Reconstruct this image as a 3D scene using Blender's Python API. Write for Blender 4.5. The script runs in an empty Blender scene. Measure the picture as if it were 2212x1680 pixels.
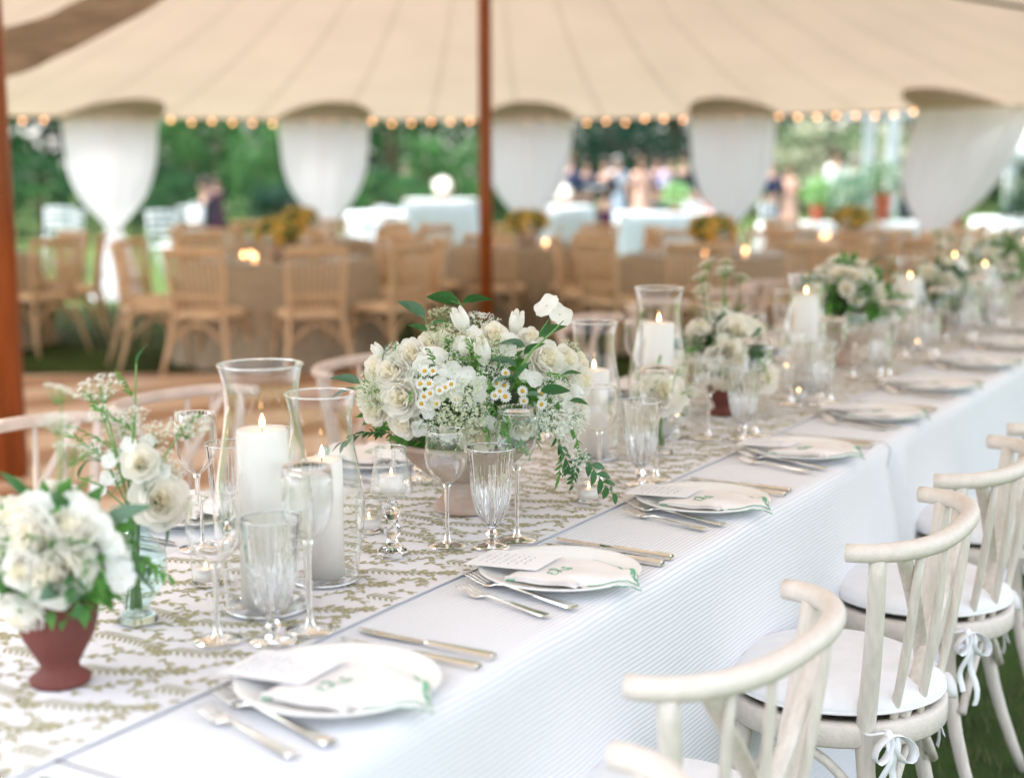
import bpy, math, random
from mathutils import Vector, Matrix, Euler
random.seed(7)
PI = math.pi
rnd = random.random
def ru(a, b): return a + (b - a) * random.random()
SC = bpy.context.scene
COL = SC.collection

# ------------------------------------------------------------------ camera, light, exposure
# world x runs along the long table away from the camera, y across it to its far side, z up; table top z = 0.76
TH = math.radians(30.79)
CAM = Vector((-1.4245, -1.1191, 1.4448))
RIGHT = Vector((math.sin(TH), -math.cos(TH), 0))
FWD = Vector((math.cos(TH), math.sin(TH), 0))
PITCH = 0.15266
cam_d = bpy.data.cameras.new('camera'); cam = bpy.data.objects.new('camera', cam_d); COL.objects.link(cam); SC.camera = cam
cam_d.sensor_width = 36; cam_d.lens = 49.61; cam_d.clip_start = 0.05; cam_d.clip_end = 600
_f = FWD * math.cos(PITCH) - Vector((0, 0, math.sin(PITCH)))
_u = FWD * math.sin(PITCH) + Vector((0, 0, math.cos(PITCH)))
_M = Matrix((RIGHT, _u, -_f)).transposed().to_4x4() @ Matrix.Rotation(-0.00294, 4, 'Z')
_M.translation = CAM
cam.matrix_world = _M
cam_d.dof.use_dof = True; cam_d.dof.focus_distance = 2.58; cam_d.dof.aperture_fstop = 1.88
cam_d.dof.aperture_blades = 0

w = bpy.data.worlds.new('World'); SC.world = w; w.use_nodes = True
nt = w.node_tree
sky = nt.nodes.new('ShaderNodeTexSky'); sky.sky_type = 'NISHITA'; sky.sun_disc = False
SUN_EL, SUN_AZ = math.radians(68), math.radians(100)      # azimuth measured from +x
sky.sun_elevation = SUN_EL; sky.sun_rotation = math.radians(90) - SUN_AZ
sky.air_density = 1.0; sky.dust_density = 3.0; sky.ozone_density = 1.0
hs = nt.nodes.new('ShaderNodeHueSaturation'); hs.inputs['Saturation'].default_value = .42      # thin white overcast veil
nt.links.new(sky.outputs[0], hs.inputs['Color']); nt.links.new(hs.outputs[0], nt.nodes['Background'].inputs[0]); nt.nodes['Background'].inputs[1].default_value = 0.15
sd = bpy.data.lights.new('sun', 'SUN'); sd.energy = 2.8; sd.angle = math.radians(0.6); sd.color = (1, 0.95, 0.88)
sun = bpy.data.objects.new('sun', sd); COL.objects.link(sun)
sdir = Vector((math.cos(SUN_AZ) * math.cos(SUN_EL), math.sin(SUN_AZ) * math.cos(SUN_EL), math.sin(SUN_EL)))
sun.rotation_euler = sdir.to_track_quat('Z', 'Y').to_euler(); sun.location = sdir * 60
vs = SC.view_settings; vs.view_transform = 'Standard'; vs.look = 'None'; vs.exposure = 2.33; vs.gamma = 1
cy = SC.cycles
cy.use_denoising = True
try: cy.denoiser = 'OPENIMAGEDENOISE'
except Exception: pass
cy.max_bounces = 16; cy.diffuse_bounces = 4; cy.glossy_bounces = 4; cy.transmission_bounces = 14; cy.transparent_max_bounces = 40
cy.sample_clamp_indirect = 4; cy.sample_clamp_direct = 0; cy.blur_glossy = 0.5
cy.caustics_reflective = False; cy.caustics_refractive = True

# ------------------------------------------------------------------ helpers
def cw(X, Y, z=0.0):                      # X metres to the right of the camera, Y metres ahead of it
    p = CAM + RIGHT * X + FWD * Y; return Vector((p.x, p.y, z))
def at(xp, yp, Y):                        # world point seen at (xp, yp) of the 2212 x 1680 view, Y metres ahead
    d = _f + (RIGHT * (xp - 1106) - _u * (yp - 840)) / 3048.0
    return CAM + d * (Y / d.dot(FWD))
def W(s, t, z=0.0): return Vector((s, -t, 0.76 + z))

class MB:
    def __init__(s): s.v = []; s.f = []; s.m = []; s.uv = None
    def add(s, vs, fs, m=0):
        o = len(s.v); s.v += [tuple(p) for p in vs]
        for f in fs: s.f.append(tuple(i + o for i in f)); s.m.append(m)
    def box(s, c, d, rot=None, m=0):
        c = Vector(c); P = []
        for sx in (-.5, .5):
            for sy in (-.5, .5):
                for sz in (-.5, .5):
                    p = Vector((sx * d[0], sy * d[1], sz * d[2]))
                    if rot is not None: p = rot @ p
                    P.append(c + p)
        s.add(P, [(0, 1, 3, 2), (4, 6, 7, 5), (0, 4, 5, 1), (2, 3, 7, 6), (0, 2, 6, 4), (1, 5, 7, 3)], m)
    def tube(s, pts, rad, n=8, cap=True, m=0, flat=None):
        pts = [Vector(p) for p in pts]; k = len(pts)
        if not hasattr(rad, '__len__'): rad = [rad] * k
        V = []; t0 = (pts[1] - pts[0]).normalized()
        a = Vector((0, 0, 1)) if abs(t0.z) < .9 else Vector((1, 0, 0))
        nrm = (a - t0 * a.dot(t0)).normalized()
        for i in range(k):
            t = (pts[min(i + 1, k - 1)] - pts[max(i - 1, 0)]).normalized()
            nrm = (nrm - t * nrm.dot(t)).normalized(); b = t.cross(nrm)
            for j in range(n):
                an = 2 * PI * j / n
                V.append(pts[i] + nrm * (rad[i] * math.cos(an) * (flat or 1)) + b * (rad[i] * math.sin(an)))
        F = []
        for i in range(k - 1):
            for j in range(n):
                j2 = (j + 1) % n
                F.append((i * n + j, i * n + j2, (i + 1) * n + j2, (i + 1) * n + j))
        if cap:
            F.append(tuple(reversed(range(n)))); F.append(tuple((k - 1) * n + j for j in range(n)))
        s.add(V, F, m)
    def lathe(s, prof, n=24, c=(0, 0, 0), m=0, mod=None):
        V = []; F = []; k = len(prof)
        for i, (r, z) in enumerate(prof):
            for j in range(n):
                a = 2 * PI * j / n
                rr = r * (mod(i, j, n) if mod else 1)
                V.append((c[0] + rr * math.cos(a), c[1] + rr * math.sin(a), c[2] + z))
        for i in range(k - 1):
            for j in range(n):
                j2 = (j + 1) % n
                F.append((i * n + j, i * n + j2, (i + 1) * n + j2, (i + 1) * n + j))
        if prof[0][0] > 1e-4 and s.capb: F.append(tuple(reversed(range(n))))
        if prof[-1][0] > 1e-4 and s.capt: F.append(tuple((k - 1) * n + j for j in range(n)))
        s.add(V, F, m)
    capb = capt = False
    def grid(s, fn, nu, nv, m=0, uvf=None):
        V = []; F = []
        for i in range(nu + 1):
            for j in range(nv + 1): V.append(fn(i / nu, j / nv))
        for i in range(nu):
            for j in range(nv):
                a = i * (nv + 1) + j; F.append((a, a + nv + 1, a + nv + 2, a + 1))
        if uvf is not None:
            if s.uv is None: s.uv = []
            s.uv += [uvf(i / nu, j / nv) for i in range(nu + 1) for j in range(nv + 1)]
        s.add(V, F, m)
    def ball(s, c, r, n=6, k=4, m=0, sc=(1, 1, 1)):
        c = Vector(c); V = [c + Vector((0, 0, -r * sc[2]))]; F = []
        for i in range(1, k):
            ph = -PI / 2 + PI * i / k
            for j in range(n):
                a = 2 * PI * j / n
                V.append(c + Vector((r * math.cos(ph) * math.cos(a) * sc[0], r * math.cos(ph) * math.sin(a) * sc[1], r * math.sin(ph) * sc[2])))
        V.append(c + Vector((0, 0, r * sc[2]))); T = len(V) - 1
        for j in range(n):
            j2 = (j + 1) % n
            F.append((0, 1 + j2, 1 + j)); F.append((T, T - n + j, T - n + j2))
            for i in range(k - 2):
                a = 1 + i * n; F.append((a + j, a + j2, a + n + j2, a + n + j))
        s.add(V, F, m)
    def mesh(s, name, mats, smooth=True):
        me = bpy.data.meshes.new(name); me.from_pydata(s.v, [], s.f); me.update()
        for mt in (mats if isinstance(mats, (list, tuple)) else [mats]): me.materials.append(mt)
        me.polygons.foreach_set('material_index', s.m)
        if smooth: me.polygons.foreach_set('use_smooth', [True] * len(me.polygons))
        if s.uv:
            uvl = me.uv_layers.new(name='UVMap')
            for l in me.loops: uvl.data[l.index].uv = s.uv[l.vertex_index]
        return me
def inst(name, me, parent=None, loc=(0, 0, 0), rot=None, sc=1.0):
    o = bpy.data.objects.new(name, me); COL.objects.link(o)
    if parent is not None: o.parent = parent
    o.location = loc
    if rot is not None: o.rotation_euler = rot if not isinstance(rot, Matrix) else rot.to_euler()
    o.scale = (sc, sc, sc) if not hasattr(sc, '__len__') else sc
    return o
def obj(name, mb, mats, parent=None, smooth=True, **k): return inst(name, mb.mesh(name, mats, smooth), parent, **k)
def tag(o, label, cat, group=None):
    o['label'] = label; o['category'] = cat
    if group: o['group'] = group
    return o
def thing(name, label, cat, loc=(0, 0, 0), rz=0.0, group=None):
    o = bpy.data.objects.new(name, None); COL.objects.link(o); o.location = loc; o.rotation_euler = (0, 0, rz)
    o.empty_display_size = .1
    return tag(o, label, cat, group)
def structure(o): o['kind'] = 'structure'; return o
def kids(o): return [c for c in bpy.data.objects if c.parent == o]
def template(root):                        # remember a thing's tree so copies are cheap
    return (root, [(c, kids(c)) for c in kids(root)])
def dup(tpl, loc, rz=0.0, label=None, sc=None):
    root, ch = tpl; r = root.copy(); COL.objects.link(r); r.location = loc; r.rotation_euler = (0, 0, rz)
    if sc: r.scale = (sc,) * 3
    if label: r['label'] = label
    for c, gs in ch:
        c2 = c.copy(); COL.objects.link(c2); c2.parent = r
        for g in gs: g2 = g.copy(); COL.objects.link(g2); g2.parent = c2
    return r
class Placer:                              # first call moves the built thing itself, later calls copy it
    def __init__(s, root): s.t = template(root); s.used = False
    def put(s, loc, rz=0.0, label=None, sc=None):
        if not s.used:
            s.used = True; r = s.t[0]; r.location = loc; r.rotation_euler = (0, 0, rz)
            if label: r['label'] = label
            if sc: r.scale = (sc,) * 3
            return r
        return dup(s.t, loc, rz, label, sc)
ORD = ['first', 'second', 'third', 'fourth', 'fifth', 'sixth', 'seventh', 'eighth', 'ninth', 'tenth', 'eleventh', 'twelfth', 'thirteenth', 'fourteenth', 'fifteenth', 'sixteenth']

# ------------------------------------------------------------------ materials
def mat(name, col, rough=.6, metal=0.0, var=0.0, vscale=20.0, bump=0.0, bscale=60.0, trans=0.0, sheen=0.0, col2=None, stretch=None, spec=.5):
    m = bpy.data.materials.new(name); m.use_nodes = True; n = m.node_tree; b = n.nodes['Principled BSDF']
    b.inputs['Base Color'].default_value = (*col, 1); b.inputs['Roughness'].default_value = rough; b.inputs['Metallic'].default_value = metal
    b.inputs['Specular IOR Level'].default_value = spec
    if sheen: b.inputs['Sheen Weight'].default_value = sheen
    if var or bump or col2:
        tc = n.nodes.new('ShaderNodeTexCoord'); mp = n.nodes.new('ShaderNodeMapping'); n.links.new(tc.outputs['Object'], mp.inputs[0])
        if stretch: mp.inputs['Scale'].default_value = stretch
    if var or col2:
        no = n.nodes.new('ShaderNodeTexNoise'); no.inputs['Scale'].default_value = vscale; no.inputs['Detail'].default_value = 4; n.links.new(mp.outputs[0], no.inputs[0])
        cr = n.nodes.new('ShaderNodeValToRGB'); n.links.new(no.outputs[0], cr.inputs[0])
        c2 = col2 or tuple(c * (1 - var) for c in col); c1 = col if col2 else tuple(min(1, c * (1 + var * .6)) for c in col)
        cr.color_ramp.elements[0].position = .35; cr.color_ramp.elements[1].position = .65
        cr.color_ramp.elements[0].color = (*c2, 1); cr.color_ramp.elements[1].color = (*c1, 1)
        n.links.new(cr.outputs[0], b.inputs['Base Color'])
        src = cr.outputs[0]
    else: src = None
    if bump:
        nb = n.nodes.new('ShaderNodeTexNoise'); nb.inputs['Scale'].default_value = bscale; nb.inputs['Detail'].default_value = 5; n.links.new(mp.outputs[0], nb.inputs[0])
        bu = n.nodes.new('ShaderNodeBump'); bu.inputs['Strength'].default_value = bump; bu.inputs['Distance'].default_value = .005
        n.links.new(nb.outputs[0], bu.inputs['Height']); n.links.new(bu.outputs[0], b.inputs['Normal'])
    if trans:
        tr = n.nodes.new('ShaderNodeBsdfTranslucent'); mx = n.nodes.new('ShaderNodeMixShader'); mx.inputs[0].default_value = trans
        tr.inputs[0].default_value = (*col, 1)
        if src: n.links.new(src, tr.inputs[0])
        n.links.new(b.outputs[0], mx.inputs[1]); n.links.new(tr.outputs[0], mx.inputs[2]); n.links.new(mx.outputs[0], n.nodes['Material Output'].inputs[0])
    return m
def thin_glass(name, tint=(.97, .98, .98), k=1.6, add=.03, rough=.02, bump=0, bs=40):
    m = bpy.data.materials.new(name); m.use_nodes = True; n = m.node_tree; n.nodes.remove(n.nodes['Principled BSDF'])
    fr = n.nodes.new('ShaderNodeLayerWeight'); fr.inputs[0].default_value = .5
    pw = n.nodes.new('ShaderNodeMath'); pw.operation = 'POWER'; pw.inputs[1].default_value = 3.0; n.links.new(fr.outputs['Facing'], pw.inputs[0])
    ma = n.nodes.new('ShaderNodeMath'); ma.operation = 'MULTIPLY_ADD'; ma.inputs[1].default_value = k * .62; ma.inputs[2].default_value = add; ma.use_clamp = True
    n.links.new(pw.outputs[0], ma.inputs[0])
    t = n.nodes.new('ShaderNodeBsdfTransparent'); t.inputs[0].default_value = (*tint, 1)
    g = n.nodes.new('ShaderNodeBsdfGlossy'); g.inputs['Roughness'].default_value = rough; g.inputs[0].default_value = (.95, .96, .97, 1)
    mx = n.nodes.new('ShaderNodeMixShader'); n.links.new(ma.outputs[0], mx.inputs[0]); n.links.new(t.outputs[0], mx.inputs[1]); n.links.new(g.outputs[0], mx.inputs[2])
    n.links.new(mx.outputs[0], n.nodes['Material Output'].inputs[0])
    if bump:
        nb = n.nodes.new('ShaderNodeTexNoise'); nb.inputs['Scale'].default_value = bs
        tc = n.nodes.new('ShaderNodeTexCoord'); n.links.new(tc.outputs['Object'], nb.inputs[0])
        bu = n.nodes.new('ShaderNodeBump'); bu.inputs['Strength'].default_value = bump; bu.inputs['Distance'].default_value = .004
        n.links.new(nb.outputs[0], bu.inputs['Height'])
        for nd in (fr, g): n.links.new(bu.outputs[0], nd.inputs['Normal'])
    return m
def solid_glass(name, rough=0.0, tint=(1, 1, 1)):
    m = bpy.data.materials.new(name); m.use_nodes = True; b = m.node_tree.nodes['Principled BSDF']
    b.inputs['Transmission Weight'].default_value = 1; b.inputs['Roughness'].default_value = rough; b.inputs['IOR'].default_value = 1.46
    b.inputs['Base Color'].default_value = (*tint, 1); return m
def emit(name, col, s):
    m = bpy.data.materials.new(name); m.use_nodes = True; n = m.node_tree; n.nodes.remove(n.nodes['Principled BSDF'])
    e = n.nodes.new('ShaderNodeEmission'); e.inputs[0].default_value = (*col, 1); e.inputs[1].default_value = s
    n.links.new(e.outputs[0], n.nodes['Material Output'].inputs[0]); return m

M = {}
M['white_wash'] = mat('whitewashed_wood', (.70, .63, .555), .5, var=.09, vscale=60, stretch=(1.6, 1.6, .22), bump=.4, bscale=140)
M['rail_wood'] = mat('whitewashed_rail', (.70, .625, .55), .47, var=.05, vscale=70, bump=.3, bscale=160)
M['beige_wood'] = mat('whitewashed_wood_warm', (.66, .54, .47), .5, var=.08, vscale=20, bump=.2, bscale=150)
M['tan_wood'] = mat('honey_beech_wood', (.68, .475, .29), .5, var=.12, vscale=6)
M['tan_seat'] = mat('honey_seat_wood', (.76, .56, .36), .5, var=.15, vscale=6)
M['cushion'] = mat('white_cotton_cushion', (.84, .83, .84), .9, var=.03, vscale=30, bump=.15, bscale=500, sheen=.2)
M['ribbon'] = mat('white_cotton_ribbon', (.86, .86, .87), .9, bump=.2, bscale=200)
M['pole'] = mat('varnished_red_pine', (.35, .085, .016), .38, var=.35, vscale=5, stretch=(8, 8, .35))
M['hole'] = mat('dark_screw', (.05, .045, .04), .6)
M['porcelain'] = mat('white_porcelain', (.86, .85, .82), .14)
M['napkin'] = mat('ivory_linen', (.84, .80, .77), .9, bump=.25, bscale=300, var=.02)
M['green_thread'] = mat('green_embroidery', (.12, .35, .20), .8)
M['green_pale'] = mat('pale_green_edging', (.16, .40, .25), .8)
M['card'] = mat('white_card_paper', (.86, .86, .87), .8)
M['ink'] = mat('grey_ink', (.42, .42, .48), .8)
M['silver'] = mat('polished_silver', (.86, .83, .78), .16, metal=1)
M['blade'] = mat('steel_blade', (.72, .72, .72), .10, metal=1)
M['wax'] = mat('white_wax', (.98, .925, .87), .4, trans=.18)
M['wick'] = mat('burnt_wick', (.05, .04, .03), .9)
M['flame'] = emit('candle_flame', (1, .58, .24), 3.4)
M['bulb'] = emit('warm_bulb', (1, .46, .20), 2.0)
M['glass'] = thin_glass('clear_glass_bowl')
M['hurricane'] = thin_glass('clear_hurricane_glass', k=2.6, add=.035)
M['crystal'] = thin_glass('cut_crystal_thin', k=2.2, add=.10, rough=.05, bump=.9, bs=160)
M['solid'] = solid_glass('solid_glass')
M['teal_glass'] = thin_glass('sea_green_glass', tint=(.80, .93, .92), k=1.8, add=.05)
M['rimg'] = thin_glass('bright_glass_rim', k=1.2, add=.45)
M['terracotta'] = mat('red_terracotta', (.175, .042, .030), .75, var=.25, vscale=9, col2=(.125, .034, .026), bump=.2)
M['urn'] = mat('weathered_terracotta', (.50, .42, .355), .85, col2=(.42, .29, .225), vscale=14, bump=.35, bscale=120, stretch=(1, 1, 2.5))
M['petal'] = mat('ivory_petal', (.98, .965, .925), .7, trans=.58, var=.02, vscale=30)
M['petal_c'] = mat('cream_petal', (.98, .955, .89), .7, trans=.58)
M['petal_y'] = mat('yellowish_inner_petal', (.98, .94, .82), .7, trans=.58)
M['petal_w'] = mat('white_petal', (.97, .97, .95), .7, trans=.5)
M['umbel'] = mat('pale_green_floret', (.74, .77, .56), .7, trans=.3)
M['umbel_w'] = mat('white_floret', (.87, .89, .82), .7, trans=.3)
M['yellow'] = mat('yellow_flower_centre', (.62, .36, .03), .7, var=.2, vscale=800)
M['leaf'] = mat('glossy_green_leaf', (.045, .16, .045), .42, trans=.25, var=.3, vscale=30)
M['leaf_b'] = mat('bright_green_leaf', (.12, .34, .06), .5, trans=.35, var=.3, vscale=30)
M['leaf_g'] = mat('grey_green_leaf', (.13, .25, .16), .5, trans=.25, var=.2, vscale=30)
M['stem'] = mat('green_stem', (.16, .30, .09), .6)
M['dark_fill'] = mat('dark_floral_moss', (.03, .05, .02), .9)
M['runner_w'] = mat('white_runner_cotton', (.82, .81, .83), .9, var=.02, bump=.2, bscale=500)
M['olive'] = mat('olive_block_print', (.44, .41, .24), .9, var=.15, vscale=60)
M['piping'] = mat('pale_blue_piping', (.62, .70, .73), .9)
M['burlap'] = mat('tan_burlap_linen', (.44, .36, .26), .95, var=.25, vscale=60, bump=.4, bscale=300)
M['yellow_petal'] = mat('golden_petal', (.80, .56, .13), .7, trans=.3, var=.2, vscale=40)
M['lawn'] = mat('lawn_green', (.055, .095, .022), .95, spec=.1, col2=(.032, .05, .014), vscale=2.2)
M['blade_g'] = mat('grass_blade', (.08, .13, .03), .7, trans=.3, col2=(.16, .15, .06), vscale=3)
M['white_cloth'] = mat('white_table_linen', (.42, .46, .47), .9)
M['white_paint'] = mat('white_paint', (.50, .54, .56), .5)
M['sheer'] = mat('sheer_white_voile', (.90, .90, .95), .9, trans=.6)
_n = M['sheer'].node_tree; _t = _n.nodes.new('ShaderNodeBsdfTransparent'); _m = _n.nodes.new('ShaderNodeMixShader'); _m.inputs[0].default_value = .17
_o = _n.nodes['Material Output']; _n.links.new(_o.inputs[0].links[0].from_socket, _m.inputs[1]); _n.links.new(_t.outputs[0], _m.inputs[2]); _n.links.new(_m.outputs[0], _o.inputs[0])
M['skin'] = mat('skin', (.55, .33, .24), .55)
M['bark'] = mat('brown_bark', (.12, .085, .055), .9, var=.3, vscale=6, stretch=(1, 1, .2))

# ------------------------------------------------------------------ setting: ground, dance floor
mb = MB(); mb.box((10, 10, -.05), (700, 700, .1)); structure(obj('ground', mb, M['lawn'], smooth=False))
def floor_mat():
    m = bpy.data.materials.new('dance_floor_boards'); m.use_nodes = True; n = m.node_tree; b = n.nodes['Principled BSDF']
    tc = n.nodes.new('ShaderNodeTexCoord'); wv = n.nodes.new('ShaderNodeTexWave'); wv.inputs['Scale'].default_value = .36; wv.inputs['Distortion'].default_value = .25
    wv.bands_direction = 'X'; wv.wave_profile = 'SIN'
    mp = n.nodes.new('ShaderNodeMapping'); mp.inputs['Rotation'].default_value = (0, 0, math.radians(62)); n.links.new(tc.outputs['Object'], mp.inputs[0]); n.links.new(mp.outputs[0], wv.inputs[0])
    cr = n.nodes.new('ShaderNodeValToRGB'); cr.color_ramp.elements[0].position = .40; cr.color_ramp.elements[1].position = .52
    cr.color_ramp.elements[0].color = (.40, .20, .10, 1); cr.color_ramp.elements[1].color = (.72, .52, .37, 1)
    n.links.new(wv.outputs[0], cr.inputs[0]); n.links.new(cr.outputs[0], b.inputs['Base Color']); b.inputs['Roughness'].default_value = .35
    return m
mb = MB(); mb.box((0, 0, .02), (7.0, 5.6, .04))
fl = obj('dance_floor', mb, floor_mat(), smooth=False); fl.location = cw(-3.9, 7.0); fl.rotation_euler = (0, 0, TH - PI / 2 + math.radians(4)); structure(fl)

# ------------------------------------------------------------------ long table, cloths, runner
def cloth_mat():
    m = bpy.data.materials.new('ribbed_white_tablecloth'); m.use_nodes = True; n = m.node_tree; b = n.nodes['Principled BSDF']
    uv = n.nodes.new('ShaderNodeUVMap'); sp = n.nodes.new('ShaderNodeSeparateXYZ'); n.links.new(uv.outputs[0], sp.inputs[0])
    def math_(op, a, bb=None, clamp=False):
        x = n.nodes.new('ShaderNodeMath'); x.operation = op; x.use_clamp = clamp
        if isinstance(a, (int, float)): x.inputs[0].default_value = a
        else: n.links.new(a, x.inputs[0])
        if bb is not None:
            if isinstance(bb, (int, float)): x.inputs[1].default_value = bb
            else: n.links.new(bb, x.inputs[1])
        return x.outputs[0]
    no = n.nodes.new('ShaderNodeTexNoise'); no.inputs['Scale'].default_value = 5; n.links.new(uv.outputs[0], no.inputs[0])
    v = math_('ADD', sp.outputs[1], math_('MULTIPLY', no.outputs[0], .012))
    fr = math_('FRACT', math_('MULTIPLY', v, 1 / .0088))
    tri = math_('ABSOLUTE', math_('SUBTRACT', fr, .5))           # 0 at line centre
    ln = math_('SUBTRACT', 1, math_('MULTIPLY', tri, 4.2), True)
    mix = n.nodes.new('ShaderNodeMix'); mix.data_type = 'RGBA'; mix.inputs['A'].default_value = (.815, .815, .835, 1); mix.inputs['B'].default_value = (.52, .56, .60, 1)
    n.links.new(math_('MULTIPLY', ln, .62), mix.inputs['Factor']); n.links.new(mix.outputs['Result'], b.inputs['Base Color']); b.inputs['Roughness'].default_value = .85
    b.inputs['Sheen Weight'].default_value = .15
    bu = n.nodes.new('ShaderNodeBump'); bu.inputs['Strength'].default_value = .5; bu.inputs['Distance'].default_value = .002; bu.invert = True
    n.links.new(ln, bu.inputs['Height']); n.links.new(bu.outputs[0], b.inputs['Normal'])
    return m
M['cloth'] = cloth_mat()
M['mdf'] = mat('plywood_table', (.45, .33, .2), .7)
T0, T1 = .142, -.985                                   # near and far edge across the table
def cloth_mesh(s0, s1):
    mb = MB(); R = .022; drop = .715
    segs = []
    def prof(l):                                       # arc length across -> (t, z, drop depth, side)
        if l < drop: return (T1, -.015 - (drop - l), drop - l, -1)
        l -= drop
        if l < R * PI / 2: a = l / R; return (T1 + R - R * math.cos(a), -.0 - R + R * math.sin(a) + 0.0, 0, 0)
        l -= R * PI / 2; wd = T0 - T1 - 2 * R
        if l < wd: return (T1 + R + l, 0, 0, 0)
        l -= wd
        if l < R * PI / 2: a = l / R; return (T0 - R + R * math.sin(a), -R + R * math.cos(a), 0, 0)
        l -= R * PI / 2
        return (T0, -R - l, l, 1)
    tot = 2 * drop + R * PI + (T0 - T1 - 2 * R)
    nu = int((s1 - s0) / .03)
    def fn(u, v):
        s = s0 + (s1 - s0) * u; t, z, d, sd = prof(v * tot)
        e = min(u, 1 - u) * (s1 - s0)
        if sd == -1: z = -R - d
        if sd:
            k = (d / drop) ** 1.15
            wob = .020 * math.sin(s * 4.1 + 1 + d) + .012 * math.sin(s * 9.7 - d * 2) + .006 * math.sin(s * 19 + d * 3)
            end = math.exp(-(e / .055) ** 2)
            t += sd * (k * (.045 + wob) + .05 * (1 - math.exp(-d * 9)) * math.exp(-((e - .07) / .05) ** 2) - .03 * end * min(1, d * 10))
            z += .004 * math.sin(s * 5 + 2) * k
        else:
            z += .0012 * math.sin(s * 6.1 + t * 5) * (1 if abs(t) < 2 else 0)
        return W(s, t, z)
    mb.grid(fn, nu, 118, uvf=lambda u, v: (s0 + (s1 - s0) * u, v * tot))
    return mb
tabs = [(-2.78, -.345), (-.34, 2.095), (2.10, 4.535), (4.54, 6.975), (6.98, 9.415)]
for i, (a, b) in enumerate(tabs):
    c = .5 * (a + b)
    where = ['at the camera end of the row', 'under the large centre urn of flowers', 'just past the crisp pleated seam', 'well beyond the second urn', 'at the far right end'][i]
    t = thing('banquet_table', 'folding banquet table hidden under white cloth, ' + where, 'table', (c, .42, 0), 0, 'banquet tables set end to end')
    mb = MB(); mb.box((0, 0, .742), (b - a - .03, 1.07, .022)); obj('tabletop', mb, M['mdf'], t, smooth=False)
    for sx in (-1, 1):
        for sy in (-1, 1):
            mb = MB(); mb.tube([(sx * (b - a) * .42, sy * .42, 0), (sx * (b - a) * .40, sy * .40, .731)], .014, 8); obj('leg', mb, M['blade'], t)
    o = obj('tablecloth', cloth_mesh(a, b), M['cloth'])
    tag(o, 'long white finely ribbed tablecloth falling to the grass, ' + where, 'tablecloth', 'ribbed cloths of the long table')

# runner with block print: one thing, print is geometry of the same mesh
def runner():
    s0, s1, ta, tb = -2.0, 9.3, -.15, -.69; zz = .0035
    def sheen(s, t): return zz + .0012 * math.sin(s * 6.1 + t * 5)
    mb = MB()
    mb.grid(lambda u, v: W(s0 + (s1 - s0) * u, tb + (ta - tb) * v, sheen(s0 + (s1 - s0) * u, tb + (ta - tb) * v)), 320, 14)
    for te in (ta, tb):
        mb.grid(lambda u, v: W(s0 + (s1 - s0) * u, te + .0026 * (v - .5), sheen(s0 + (s1 - s0) * u, te) + .0008), 320, 1, m=2)
    rs = random.Random(3)
    def P(s, t): return W(s, t, sheen(s, t) + .0007)
    def leaf(s, t, a, L, Wd):
        ca, sa = math.cos(a), math.sin(a)
        pts = [(0, 0), (.25, .8), (.6, 1), (1, 0), (.6, -1), (.25, -.8)]
        q = [(s + L * x * ca - Wd * .5 * y * sa, t + L * x * sa + Wd * .5 * y * ca) for x, y in pts]
        if all(tb + .004 < b < ta - .004 and s0 < a_ < s1 for a_, b in q): mb.add([P(*k) for k in q], [tuple(range(6))], 1)
    def vine(s, t, a, n, cur, step=.0085, fern=False):
        for i in range(n):
            ns = s + step * math.cos(a); ntt = t + step * math.sin(a)
            wd = .0013
            dx, dy = -math.sin(a) * wd, math.cos(a) * wd
            if tb + .004 < t < ta - .004 and tb + .004 < ntt < ta - .004 and s0 < s < s1 - .01:
                mb.add([P(s + dx, t + dy), P(s - dx, t - dy), P(ns - dx, ntt - dy), P(ns + dx, ntt + dy)], [(0, 1, 2, 3)], 1)
            if fern:
                for sg in (-1, 1): leaf(s, t, a + sg * .95, .024 * (1 - .45 * i / n), .0048)
            elif i % 2 == 0:
                sg = 1 if i % 4 == 0 else -1
                leaf(s, t, a + sg * rs.uniform(.6, 1.0), rs.uniform(.015, .023), rs.uniform(.007, .0100)); (leaf(s, t, a - sg * rs.uniform(.5, .9), rs.uniform(.012, .018), rs.uniform(.006, .009)) if rs.random() < .4 else None)
            s, t = ns, ntt; a += cur * (1 + .9 * i / n)
        return s, t, a
    def daisy(s, t, r=.011):
        for k in range(7): leaf(s + .002 * math.cos(k * .9), t + .002 * math.sin(k * .9), k * 2 * PI / 7, r * 1.5, .008)
    rep_s, rep_t = .118, .150
    i = 0; s = s0
    while s < s1:
        for j in range(5):
            t = tb + .02 + rep_t * j - (.09 if i % 2 else 0)
            fl = 1 if (i + j) % 2 else -1
            e = vine(s, t, PI / 2 * .9, 13, .035 * fl, step=.0115, fern=True)
            daisy(e[0], e[1])
            vine(s + .03 * fl, t + .02, PI / 2 - .9 * fl, 14, .16 * fl)
            e = vine(s - .02 * fl, t + .06, PI / 2 + 1.0 * fl, 13, -.19 * fl)
            vine(s + .01, t + .11, .35 * fl + (0 if fl > 0 else PI), 10, .13 * fl)
        s += rep_s; i += 1
    o = obj('table_runner', mb, [M['runner_w'], M['olive'], M['piping']])
    tag(o, 'white table runner block-printed with olive green leafy vines', 'table runner')
runner()

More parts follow.
